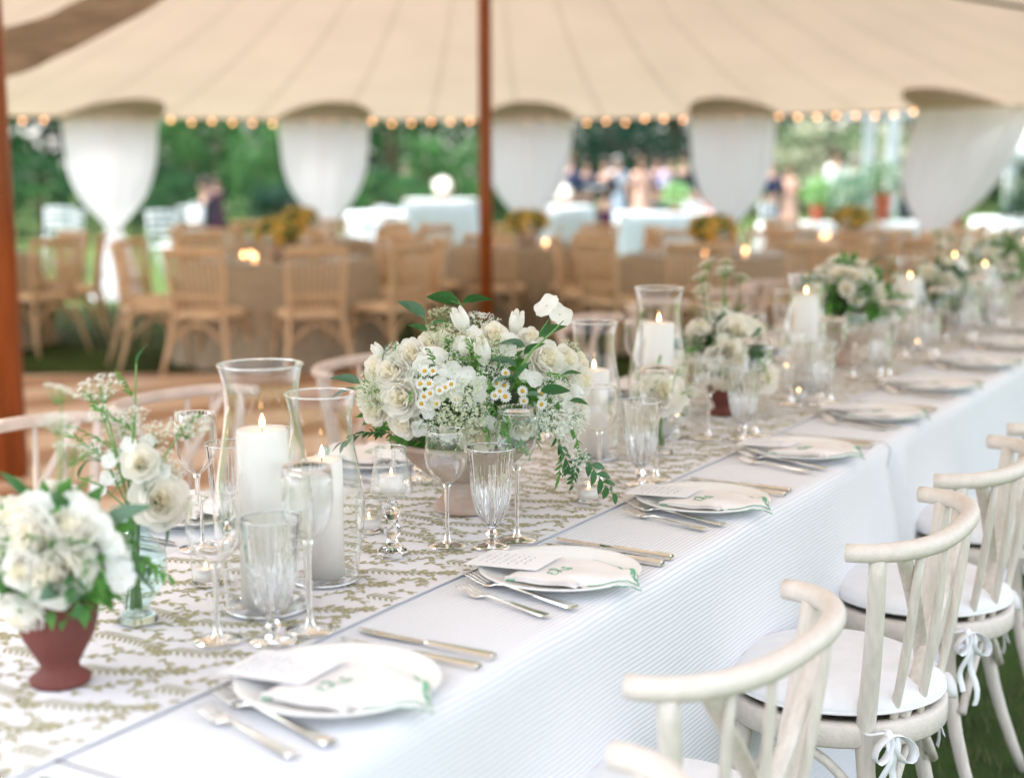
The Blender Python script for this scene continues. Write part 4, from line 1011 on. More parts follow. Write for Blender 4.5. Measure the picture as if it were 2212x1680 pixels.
for i, x in enumerate(DX):
    l0 = find_l(x); e = eave(l0)
    mb = MB(); n = 20; V = [roof(l0, 1.0, -.015)]
    for k in range(n + 1):
        a = PI * k / n; V.append(roof(l0 + .56 * math.cos(a), 1 - .14 * math.sin(a) ** .8, -.02))
    mb.add(V, [(0, k + 1, k + 2) for k in range(n)]); obj('pole_patch', mb, M['patch'], tent)
    mb = MB(); b = cw(*e); mb.tube([b + FWD * .1, b + FWD * .1 + Vector((0, 0, EZ + .03))], .035, 12); obj('side_pole', mb, M['pole'], tent)
    # gathered sheer curtain hung at the pole
    e2 = eave(l0 + .15); ph_ = math.atan2(e2[1] - e[1], e2[0] - e[0]) * (1 if i < 4 else .75); TX = RIGHT * math.cos(ph_) + FWD * math.sin(ph_); TN = FWD * math.cos(ph_) - RIGHT * math.sin(ph_); b = b - TN * (.22 if i < 4 else .42)
    cu = thing('tied_curtain', 'sheer white tied-back curtain at the tent edge, ' + where[i], 'curtain', b, 0, 'white curtains tied at the tent poles')
    prof = [(2.04, .50, 0), (1.8, .49, 0), (1.55, .455, 0), (1.29, .385, 0), (1.10, .285, 0), (.98, .19, 0), (.88, .105, 0), (.82, .07, 0), (.76, .10, 0), (.6, .15, 0), (.35, .21, 0), (.12, .25, 0), (.012, .30, 0)]
    pp = cr([p[:2] for p in prof], 4); sk = (0, 0, 0, 0, 1.15)[i]
    def ring(k):
        z, hw = pp[k]; out = []; n = 72
        off = sk * min(1, max(0, (z - .82) / 1.2)) * .36 - sk * .12
        if i == 4: hw *= 1.12
        for j in range(n):
            a = 2 * PI * j / n; f = 1 + (.07 * math.sin(a * 9 + i * 1.7 + z) + .04 * math.sin(a * 17 + z * 2 + i)) * (1.2 if z < 1.6 else .8)
            out.append(TX * (off + hw * f * math.cos(a)) + TN * ((.05 + hw * .16) * f * math.sin(a)) + Vector((0, 0, z)))
        return out
    V = []; n = 72
    for k in range(len(pp)): V += ring(k)
    mb = MB(); mb.add(V, [(k * n + j, k * n + (j + 1) % n, (k + 1) * n + (j + 1) % n, (k + 1) * n + j) for k in range(len(pp) - 1) for j in range(n)]); obj('cloth', mb, M['sheer'], cu)
    mb = MB(); off = -sk * .12; mb.tube([TX * (off + .085 * math.cos(a)) + TN * (.07 * math.sin(a)) + Vector((0, 0, .82)) for a in [2 * PI * q / 16 for q in range(17)]], .018, 6); obj('tie_band', mb, M['ribbon'], cu)
for (x, y, r0, h, nm) in [(-.19, 10.5, .050, 4.6, ''), (-2.385, 6.5, .105, 4.55, '')]:
    b = cw(x, y); mb = MB(); mb.tube([b, b + Vector((0, 0, 1.5)), b + Vector((0, 0, h))], [r0, r0, r0 * .92], 20); obj('centre_pole', mb, M['pole'], tent)
# flap for the neighbouring bay's underside, shade put into its colour, and a rope
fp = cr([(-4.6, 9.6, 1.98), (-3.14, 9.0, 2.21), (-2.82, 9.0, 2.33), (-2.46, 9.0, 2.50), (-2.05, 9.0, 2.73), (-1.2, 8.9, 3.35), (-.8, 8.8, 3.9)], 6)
mb = MB(); mb.grid(lambda u, v: cw(fp[int(u * (len(fp) - 1) + .5)][0] + .05 * (v - .5), fp[int(u * (len(fp) - 1) + .5)][1] + .25 * v, fp[int(u * (len(fp) - 1) + .5)][2] + .36 * (v - .5)), len(fp) - 1, 6); obj('shaded_flap', mb, M['flap'], tent)
mb = MB(); mb.tube([cw(1.2, 8.6, 2.75), cw(2.8, 9, 2.50), cw(3.3, 9, 2.42), cw(4.6, 9.3, 2.25)], .012, 6); obj('guy_rope', mb, M['hole'], tent)
# string of bulbs along the eave (one thing)
sl_ = thing('string_lights', 'string of small warm round bulbs along the tent edge', 'string lights', (0, 0, 0))
bm_ = MB(); bm_.ball((0, 0, 0), .016, 10, 7); bme = bm_.mesh('bulb', M['bulb'])
la, lb = find_l(20), find_l(2205); nb_ = 53; P = []
random.seed(4)
for k in range(nb_):
    l_ = la + (lb - la) * k / (nb_ - 1); p = roof(l_, .995, -.035 + ru(-.028, .018)); P.append(p + Vector((0, 0, .03)));
    inst('bulb', bme, sl_, p)
mb = MB(); mb.tube(P, .005, 5); obj('wire', mb, M['hole'], sl_)

# ------------------------------------------------------------------ dining tables at the back of the tent
random.seed(12)
def tall_chair():
    r = thing('spindle_back_chair', 'x', 'chair', group='honey wood chairs round the burlap tables'); wd = M['tan_wood']
    def tr(a, z=.90): return Vector((.215 * a, -.235 - .035 * (1 - a * a), z))
    mb = MB(); mb.tube([tr(-1.05 + 2.1 * i / 14) for i in range(15)], .021, 8, flat=1.4); obj('top_rail', mb, wd, r)
    mb = MB(); mb.tube([tr(-1 + 2 * i / 14, .60) * .98 + Vector((0, .03, 0)) for i in range(15)], .012, 8, flat=1.3); obj('lower_rail', mb, wd, r)
    for k in range(9):
        a = -.84 + 1.68 * k / 8; mb = MB(); mb.tube([Vector((.19 * a, -.185, .45)), tr(a)], .0085, 6); obj('spindle', mb, wd, r)
    for sg in (-1, 1):
        mb = MB(); mb.tube([(sg * .255, -.30, 0), (sg * .225, -.235, .2), (sg * .19, -.185, .45), (sg * .205, -.20, .66), (sg * .215, -.235, .90)], [.014, .017, .019, .017, .016], 10); obj('rear_leg_post', mb, wd, r)
        mb = MB(); mb.tube([(sg * .225, .235, 0), (sg * .20, .20, .22), (sg * .175, .17, .44)], [.013, .016, .018], 10); obj('front_leg', mb, wd, r)
        mb = MB(); mb.tube([Vector((sg * .21, -.2 + .4 * i / 10, .25 + .14 * math.sin(i / 10 * PI))) for i in range(11)], .010, 6); obj('hoop_brace', mb, wd, r)
    mb = MB(); mb.tube([Vector((-.21 + .42 * i / 10, -.21, .24 + .15 * math.sin(i / 10 * PI))) for i in range(11)], .011, 6); obj('hoop_brace', mb, wd, r)
    mb = MB(); n = 32; V = []; 
    for q, z in ((.0, .43), (1, .43), (1.03, .445), (1.0, .475), (.9, .482), (0, .484)):
        for j in range(n):
            a = 2 * PI * j / n; m_ = (abs(math.cos(a)) ** 4 + abs(math.sin(a)) ** 4) ** -.25; V.append((q * .215 * m_ * math.cos(a), q * .21 * m_ * math.sin(a), z))
    mb.add(V, [(i * n + j, i * n + (j + 1) % n, (i + 1) * n + (j + 1) % n, (i + 1) * n + j) for i in range(5) for j in range(n)]); obj('seat', mb, M['tan_seat'], r)
    return r
tanc = tall_chair()
TC = Placer(tanc)
def round_cloth():
    mb = MB(); n = 72; pr = [(0, .764), (.70, .764), (.742, .760), (.752, .745)] + [(.755 + .09 * k / 8, .745 - .73 * k / 8) for k in range(1, 9)]
    mb.lathe(pr, n, mod=lambda i, j, n_: 1 + (max(0, i - 3) / 8) * .045 * math.sin(j * 2 * PI / n_ * 13 + .6 * math.sin(j * .3)))
    return mb
tb = thing('round_table', 'x', 'table', group='round tables under burlap cloths'); mb = MB(); mb.lathe([(0, .735), (.74, .735), (.74, .757), (0, .757)], 40); obj('tabletop', mb, M['mdf'], tb)
mb = MB(); mb.lathe([(0, 0), (.30, .0), (.30, .03), (.05, .05), (.05, .735)], 20); obj('pedestal', mb, M['mdf'], tb); TB = Placer(tb)
clo = obj('burlap_tablecloth', round_cloth(), M['burlap']); tag(clo, 'x', 'tablecloth', 'burlap cloths on round tables'); CL = Placer(clo)
yf = thing('golden_centrepiece', 'x', 'flower arrangement', group='golden flower centrepieces')
mb = MB(); mb.lathe([(0, 0), (.05, 0), (.075, .05), (.085, .11), (.0, .10)], 20); obj('bowl', mb, M['urn'], yf)
mb = MB(); rs = random.Random(8)
for i in range(420):
    d = Vector((rs.gauss(0, 1), rs.gauss(0, 1), rs.gauss(.2, .9))).normalized(); p = Vector((0, 0, .17)) + Vector((d.x * .16, d.y * .16, d.z * .10)) * rs.uniform(.7, 1.05)
    x = d.orthogonal().normalized(); y = d.cross(x); q = rs.uniform(.014, .028); mb.add([p + x * q, p + y * q, p - x * q, p - y * q], [(0, 1, 2, 3)], 0 if rs.random() < .66 else 1)
obj('blooms', mb, [M['yellow_petal'], M['leaf']], yf); YF = Placer(yf)
wg = thing('wine_glass', 'x', 'wine glass', group='wine glasses on the burlap tables')
mb = MB(); mb.lathe([(.003, .115), (.025, .13), (.040, .16), (.036, .215)], 12); obj('bowl', mb, M['crystal'], wg); mb = MB(); mb.lathe([(.004, .115), (.004, .01), (.035, .002), (0, .0)], 8); obj('stem', mb, M['crystal'], wg); WG = Placer(wg)
vt = thing('votive_candle', 'x', 'votive', group='glowing votives on the burlap tables')
mb = MB(); mb.lathe([(.026, 0), (.03, .07)], 12); obj('glass_cup', mb, M['hurricane'], vt); mb = MB(); mb.ball((0, 0, .045), .014, 8, 6, sc=(1, 1, 1.6)); obj('flame', mb, emit('votive_glow', (1, .45, .18), 2.6), vt); VT = Placer(vt)
pbk = obj('dinner_plate', MB(), M['porcelain']); bpy.data.objects.remove(pbk)
mb = MB(); mb.lathe([(0, .004), (.08, 0), (.14, .02), (.10, .014), (0, .01)], 24); pb = obj('dinner_plate', mb, M['porcelain']); tag(pb, 'x', 'plate', 'white plates on the burlap tables'); PB = Placer(pb)
RT = [(-4.75, 11.9, 'the leftmost burlap table'), (-1.80, 11.0, 'the nearest burlap table'), (-2.15, 14.4, 'the burlap table behind the nearest'), (.15, 13.1, 'the burlap table by the centre pole'),
      (1.62, 11.5, 'the burlap table with brightest flowers'), (3.35, 14.0, 'the burlap table under the fourth curtain'), (4.35, 11.3, 'the rightmost burlap table')]
side = ['front', 'front right', 'right', 'back right', 'back', 'back left', 'left', 'front left', 'near left']
for ti, (X, Y, wh) in enumerate(RT):
    c = cw(X, Y); TB.put(c, 0, 'round dining table hidden by its cloth, ' + wh)
    CL.put(c + Vector((0, 0, .003)), ru(0, 6), 'floor-length tan burlap tablecloth on ' + wh)
    YF.put(c + Vector((0, 0, .768)), ru(0, 6), 'golden yellow flower centrepiece on ' + wh, sc=1.3)
    off = .35 if ti == 1 else ru(0, .6)
    for k in range(9):
        a = -PI / 2 + off + k * 2 * PI / 9; q = cw(X + 1.02 * math.cos(a), Y + 1.02 * math.sin(a))
        d = c - q; rz = math.atan2(d.y, d.x) - PI / 2 + ru(-.12, .12)
        TC.put(q, rz, 'honey wood chair, %s anticlockwise from the front at %s' % (ORD[k], wh))
        pq = cw(X + .52 * math.cos(a), Y + .52 * math.sin(a), .768)
        PB.put(pq, 0, 'white plate, %s anticlockwise from the front on %s' % (ORD[k], wh))
        if k % 2 == 0: WG.put(cw(X + .40 * math.cos(a + .3), Y + .40 * math.sin(a + .3), .768), 0, 'clear wine glass, %s anticlockwise from the front on %s' % (ORD[k // 2], wh))
    for k in range(3):
        a = ru(0, 6.28); VT.put(cw(X + .28 * math.cos(a + k * 2.1), Y + .28 * math.sin(a + k * 2.1), .768), 0, 'glowing orange votive, %s beside the flowers on %s' % (ORD[k], wh))

# ------------------------------------------------------------------ garden furniture outside
def white_table(X, Y, r0, h, label, rect=None):
    t = thing('garden_table', label, 'table', cw(X, Y), TH - PI / 2); mb = MB()
    if rect: mb.box((0, 0, h - .015), (rect[0] * .98, rect[1] * .98, .02))
    else: mb.lathe([(0, h - .02), (r0 * .98, h - .02), (r0 * .98, h - .004), (0, h - .004)], 32)
    obj('tabletop', mb, M['mdf'], t)
    mb = MB()
    for a in (.8, 2.4, 3.9, 5.5):
        rx, ry = (rect[0] * .42, rect[1] * .42) if rect else (r0 * .6, r0 * .6); mb.tube([(rx * (1 if math.cos(a) > 0 else -1), ry * (1 if math.sin(a) > 0 else -1), 0), (rx * (1 if math.cos(a) > 0 else -1), ry * (1 if math.sin(a) > 0 else -1), h - .02)], .02, 8)
    obj('legs', mb, M['mdf'], t)
    n = 96; mb = MB(); V = []
    prof = [(0, h), (.96, h), (1.0, h - .015)] + [(1.0 + .07 * k / 6, h - .015 - (h - .03) * k / 6) for k in range(1, 7)]
    for i, (q, z) in enumerate(prof):
        for j in range(n):
            a = 2 * PI * j / n; f = 1 + (max(0, i - 2) / 6) * .05 * math.sin(a * 14)
            if rect:
                cx, sx = math.cos(a), math.sin(a); m_ = (abs(cx) ** 8 + abs(sx) ** 8) ** (-1 / 8); x, y = cx * m_ * rect[0] / 2, sx * m_ * rect[1] / 2
            else: x, y = r0 * math.cos(a), r0 * math.sin(a)
            V.append((x * q * f, y * q * f, z))
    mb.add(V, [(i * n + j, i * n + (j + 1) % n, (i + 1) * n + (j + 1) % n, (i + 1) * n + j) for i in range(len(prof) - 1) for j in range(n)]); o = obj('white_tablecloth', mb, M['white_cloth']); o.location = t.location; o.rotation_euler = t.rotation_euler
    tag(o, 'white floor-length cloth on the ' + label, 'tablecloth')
    return t
white_table(-1.02, 20.5, 0, 1.06, 'high rectangular white cocktail table left of the centre pole', (1.05, .7))
white_table(-2.05, 24, .75, .78, 'low round white garden table left of the cocktail table')
white_table(.62, 19.5, .52, .98, 'round white garden table right of the centre pole')
white_table(2.5, 22.5, 0, .80, 'long white buffet table in front of the guests', (1.7, .7))
white_table(4.55, 18.6, 0, .78, 'white bar table carrying the potted shrubs', (2.6, .7))
white_table(7.2, 20, .7, .78, 'white garden table beyond the rightmost curtain')
# garden chairs
gc = thing('garden_chair', 'x', 'chair', group='white garden chairs on the lawn')
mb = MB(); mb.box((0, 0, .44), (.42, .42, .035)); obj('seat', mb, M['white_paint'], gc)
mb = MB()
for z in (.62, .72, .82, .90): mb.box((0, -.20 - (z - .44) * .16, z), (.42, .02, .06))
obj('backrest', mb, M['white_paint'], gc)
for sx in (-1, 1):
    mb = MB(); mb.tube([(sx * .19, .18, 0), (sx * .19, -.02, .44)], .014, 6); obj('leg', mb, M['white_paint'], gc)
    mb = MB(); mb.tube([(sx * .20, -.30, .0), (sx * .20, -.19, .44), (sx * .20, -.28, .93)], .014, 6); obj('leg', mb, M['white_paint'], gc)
GC = Placer(gc)
for xd, Y, rz, lb in [(130, 20, .6, 'white garden chair seen far left past the first curtain'), (118, 21.5, 2.2, 'white garden chair just behind the far left one'), (385, 21, 1.2, 'white garden chair right of the first curtain'), (400, 22.5, -.5, 'white garden chair turned away, right of the first curtain'), (365, 19.5, 2.8, 'white garden chair nearest the first curtain, right side'),
                      (790, 22, .3, 'white garden chair right of the second curtain'), (830, 20.5, 2, 'white garden chair beside the low white table'), (600, 27, .9, 'white garden chair glimpsed left of the second curtain'), (1480, 24, 1.6, 'white garden chair left of the fourth curtain'), (1690, 23, 2.9, 'white garden chair right of the fourth curtain'), (450, 24.6, -2.6, 'white garden chair under the seated man in black')]:
    p = at(xd, 400, Y); GC.put((p.x, p.y, 0), rz, lb)
# shrubs in terracotta pots on the bar, plus flowers on outside tables
def shrub(X, Y, z, pr, ph, R, label, ltm, name='potted_shrub', pot=True, seed=0, cat='potted plant'):
    r = thing(name, label, cat, cw(X, Y, z)); b = Vector(r.location)
    if pot: mb = MB(); mb.lathe([(0, 0), (pr * .7, 0), (pr * .92, ph * .8), (pr, ph * .82), (pr, ph), (pr * .85, ph), (0, ph * .9)], 24); obj('pot', mb, mat('bright_terracotta', (.42, .10, .045), .7), r)
    else: ph = 0
    mb = MB(); mb.tube([(0, 0, ph * .8), (0, 0, ph + R * .7)], R * .06, 6); obj('stem', mb, M['bark'], r)
    rs = random.Random(seed); mb = MB()
    for i in range(900):
        d = Vector((rs.gauss(0, 1), rs.gauss(0, 1), rs.gauss(0, 1))).normalized(); k = rs.uniform(.5, 1.05) * (1 + .18 * math.sin(d.x * 5 + seed) * math.sin(d.z * 4)); p = Vector((0, 0, ph + R * .85)) + d * R * k
        x = (d + Vector((rs.gauss(0, .7), rs.gauss(0, .7), rs.gauss(0, .7)))).normalized(); z_ = x.orthogonal().normalized(); y = z_.cross(x); L = R * .16 * rs.uniform(.6, 1.4)
        mb.add([p, p + x * L * .5 + y * L * .35, p + x * L, p + x * L * .5 - y * L * .35], [(0, 1, 2, 3)], 0 if rs.random() < .85 else 1)
    obj('foliage', mb, [ltm, M['umbel_w']], r)
shrub(4.0, 18.6, .785, .10, .22, .20, 'small potted shrub with short red terracotta pot on the bar table', M['leaf_b'], seed=1)
shrub(4.85, 18.6, .785, .12, .36, .24, 'potted shrub with tall red terracotta pot on the bar table', M['leaf'], seed=2)
shrub(4.4, 18.6, .785, .09, .16, .30, 'bushy dark green potted shrub between the red pots', M['leaf_g'], seed=3)
M['cream_bloom'] = mat('cream_hydrangea_bloom', (.42, .43, .30), .8, trans=.2, var=.15, vscale=5)
shrub(-1.0, 20.5, 1.065, .08, .08, .12, 'round white flower bunch on the high cocktail table', M['petal_c'], 'flower_bowl', seed=4, cat='flower arrangement')
shrub(.70, 19.5, .985, .07, .08, .11, 'pale flower bowl on the round white table', M['petal_c'], 'flower_bowl', seed=5, cat='flower arrangement')
shrub(2.6, 22.5, .805, .1, .08, .22, 'low green and white flowers on the white buffet table', M['leaf_b'], 'flower_bowl', seed=6, cat='flower arrangement')

# ------------------------------------------------------------------ trees and hedges
def crown_mesh(name, seed, mts, n=9000, nclump=46, leaf=.20, flat=1.0, top=1.0):
    rs = random.Random(seed); mb = MB(); cl = []
    for i in range(nclump):
        d = Vector((rs.gauss(0, 1), rs.gauss(0, 1), rs.gauss(.1, .9))).normalized(); k = rs.uniform(.35, 1.0)
        tp = 1 - .45 * max(0, d.z) * top
        cl.append((Vector((d.x * k * tp, d.y * k * tp, d.z * k * flat)), rs.uniform(.16, .34), rs.random()))
    for i in range(n):
        c, r, tone = cl[rs.randrange(nclump)]; d = Vector((rs.gauss(0, 1), rs.gauss(0, 1), rs.gauss(0, .8))); d = d.normalized() * (rs.random() ** .4)
        p = c + d * r; x = Vector((rs.gauss(0, 1), rs.gauss(0, 1), rs.gauss(-.3, .6))).normalized(); z_ = x.orthogonal().normalized(); z_ = Matrix.Rotation(rs.uniform(0, 6), 3, x) @ z_; y = z_.cross(x); L = leaf * .2 * rs.uniform(.6, 1.4)
        mi = 0 if tone < .6 else 1
        if rs.random() < .12: mi = 1 - mi
        mb.add([p, p + x * L * .5 + y * L * .34, p + x * L, p + x * L * .5 - y * L * .34], [(0, 1, 2, 3)], mi)
    return mb.mesh(name, mts, smooth=False)
def lf(n, c): return mat(n, c, .8, spec=.08, trans=.2, var=.25, vscale=.8)
G1, G2, G3, G4, G5 = lf('leaf_dark', (.008, .034, .016)), lf('leaf_mid', (.022, .072, .03)), lf('leaf_light', (.075, .18, .06)), lf('leaf_blue', (.022, .06, .045)), lf('leaf_fresh', (.045, .13, .04))
CR = {'dark': crown_mesh('crown', 1, [G1, G2]), 'mid': crown_mesh('crown', 2, [G2, G5]), 'light': crown_mesh('crown', 3, [G5, G3]), 'blue': crown_mesh('crown', 4, [G4, G1]), 'cream': crown_mesh('crown', 6, [M['cream_bloom'], G5], 9000, 60, .22, .9, .3),
      'spire': crown_mesh('crown', 5, [G2, G5], 7000, 40, .22, 1.0, 1.9)}
tk = {}
def trunk_mesh():
    mb = MB(); rs = random.Random(3)
    mb.tube([(0, 0, 0), (.02, .01, .35), (-.02, .03, .7), (.03, 0, 1.0)], [.055, .042, .032, .012], 10)
    for i in range(8):
        a = i * 2.4; z = .35 + .07 * i; mb.tube([(0, 0, z), (.18 * math.cos(a), .18 * math.sin(a), z + .12), (.36 * math.cos(a), .36 * math.sin(a), z + .20)], [.02, .013, .004], 6)
    return mb.mesh('trunk', M['bark'])
TRK = trunk_mesh()
def tree(X, Y, h, rx, kind, label, base=.12, group='trees beyond the lawn', cat='tree', name='garden_tree'):
    t = thing(name, label, cat, cw(X, Y), ru(0, 6), group); hz = h * (1 - base) / 2
    inst('trunk', TRK, t, (0, 0, 0), sc=(h * .55, h * .55, h * .75)); inst('crown', CR[kind], t, (0, 0, h * base + hz), sc=(rx, rx, hz * 1.0)); return t
random.seed(31)
TL = [(-13.5, 37, 9, 2.6, 'spire', 'bright green pointed tree at far left edge'), (-12.3, 33, 7, 2.2, 'spire', 'slender mid green conifer beside the left pole'), (-11, 42, 11, 4.2, 'dark', 'dark green tree behind the first curtain, left'),
      (-8.5, 38, 8, 3.2, 'dark', 'dark tree between first curtain and the sky gap'), (-5.2, 47, 12, 4.0, 'mid', 'mid green tree under the sky gap'), (-6.8, 33, 3.4, 1.8, 'light', 'light green bush low between the first two curtains'), (-4.9, 30, 2.6, 1.5, 'light', 'fresh green bush left of the second curtain'),
      (-3.4, 40, 9.5, 3.2, 'light', 'tall light green tree touching the second curtain'), (-.6, 50, 12, 4.6, 'blue', 'bluish green tree left of the centre pole'), (-1.9, 32, 2.3, 1.5, 'light', 'rounded light green bush right of the second curtain'), (-.5, 34, 2.3, 1.5, 'light', 'rounded light green bush next to the centre pole'), (3.4, 48, 12, 4.6, 'blue', 'blue green tree between third and fourth curtains'),
      (5.9, 52, 12, 4.4, 'dark', 'dark green tree above the guests'), (1.2, 52, 12, 4.4, 'mid', 'mid green tree behind the third curtain'), (9.6, 52, 11, 4.6, 'dark', 'dark tree behind the cream flowering bush'), (13.6, 50, 12, 4.6, 'dark', 'dark tree behind the white pergola'), (17.8, 48, 12, 4.6, 'blue', 'dark bluish tree right of the pergola'), (21.5, 46, 11, 4.2, 'mid', 'green tree at the far right edge'),
      (-16.5, 46, 12, 4.8, 'dark', 'dark tree beyond the far left edge'), (-8, 54, 14, 5, 'blue', 'tall bluish tree far back behind the first gap'), (-13, 56, 14, 5, 'mid', 'tall mid green tree far back at left')]
for a in TL: tree(*a[:5], a[5])
for X, Y, h, r_, k, lb in [(8.0, 36, 2.9, 2.2, 'cream', 'large cream hydrangea bush right of the fourth curtain'), (10.2, 37, 2.8, 2.0, 'cream', 'cream hydrangea bush under the white pergola'), (3.5, 42, 3.2, 2.2, 'blue', 'low blue green bush behind the guests'), (6.4, 27, 1.3, .9, 'light', 'low bright green bush right of the guests'),
                           (7.3, 19.5, 1.55, .75, 'blue', 'dark green bush below the rightmost curtain edge'), (8.4, 22, 1.7, .8, 'cream', 'pale flowering bush at the right edge'), (5.2, 40, 1.7, 1.6, 'light', 'light green shrub behind the guests in navy'),
                           (-9.6, 29, 1.9, 1.5, 'mid', 'mid green bush left of the first curtain'), (-8.2, 31, 2.2, 1.5, 'dark', 'dark green bush behind the first curtain'), (-6.4, 27.5, 1.5, 1.2, 'mid', 'low mid green bush right of the first curtain'), (-4.2, 26.5, 1.4, 1.2, 'blue', 'low bluish bush behind the second curtain'), (-2.6, 28, 1.6, 1.2, 'mid', 'low mid green bush right of the second curtain'), (.4, 37, 1.9, 1.8, 'mid', 'mid green bush behind the centre pole')]:
    tree(X, Y, h, r_, k, lb, .02, 'garden bushes', 'bush', 'garden_bush')
hd = MB(); rs = random.Random(9)
mb = MB()
for i in range(15000):
    x = rs.uniform(-27, 30); y = 58 + rs.gauss(0, .9) + .02 * x; z = rs.uniform(0, 5.4) + .4 * math.sin(x * .9); L = rs.uniform(.25, .6)
    p = cw(x, y, max(.1, z)); d = Vector((rs.gauss(0, 1), rs.gauss(0, 1), rs.gauss(0, .6))).normalized(); e = d.orthogonal().normalized(); e = Matrix.Rotation(rs.uniform(0, 6), 3, d) @ e
    mb.add([p, p + d * L * .5 + e * L * .4, p + d * L, p + d * L * .5 - e * L * .4], [(0, 1, 2, 3)], 0 if rs.random() < .7 else 1)
hd = obj('tall_hedge', mb, [G1, G2], smooth=False); tag(hd, 'long dark green hedge closing the garden behind all the trees', 'hedge')
# pergola, market umbrella
pg = thing('garden_pergola', 'white painted garden pergola right of the fourth curtain', 'pergola', cw(9.6, 31), TH - PI / 2)
for x in (-1.6, 1.6):
    for y in (-1, 1):
        mb = MB(); mb.box((x, y, 1.3), (.22, .22, 2.6)); obj('post', mb, M['white_paint'], pg, smooth=False)
for y in (-1, 1): mb = MB(); mb.box((0, y, 2.72), (4.2, .14, .24)); obj('beam', mb, M['white_paint'], pg, smooth=False)
for k in range(9): mb = MB(); mb.box((-2 + .5 * k, 0, 2.90), (.09, 2.9, .12)); obj('rafter', mb, M['white_paint'], pg, smooth=False)
mu = thing('market_umbrella', 'large white garden umbrella at the right edge', 'umbrella', cw(9.55, 25), 0)
mb = MB(); mb.tube([(0, 0, 0), (0, 0, 2.6)], .03, 10); obj('pole', mb, M['white_paint'], mu)
mb = MB(); mb.lathe([(0, 2.62), (.5, 2.45), (1.1, 2.15), (1.45, 1.85), (1.45, 1.55), (1.44, 1.55), (1.43, 1.85), (.5, 2.43)], 16, mod=lambda i, j, n: 1 + (.03 if j % 2 else -.03)); obj('canopy', mb, M['white_cloth'], mu)

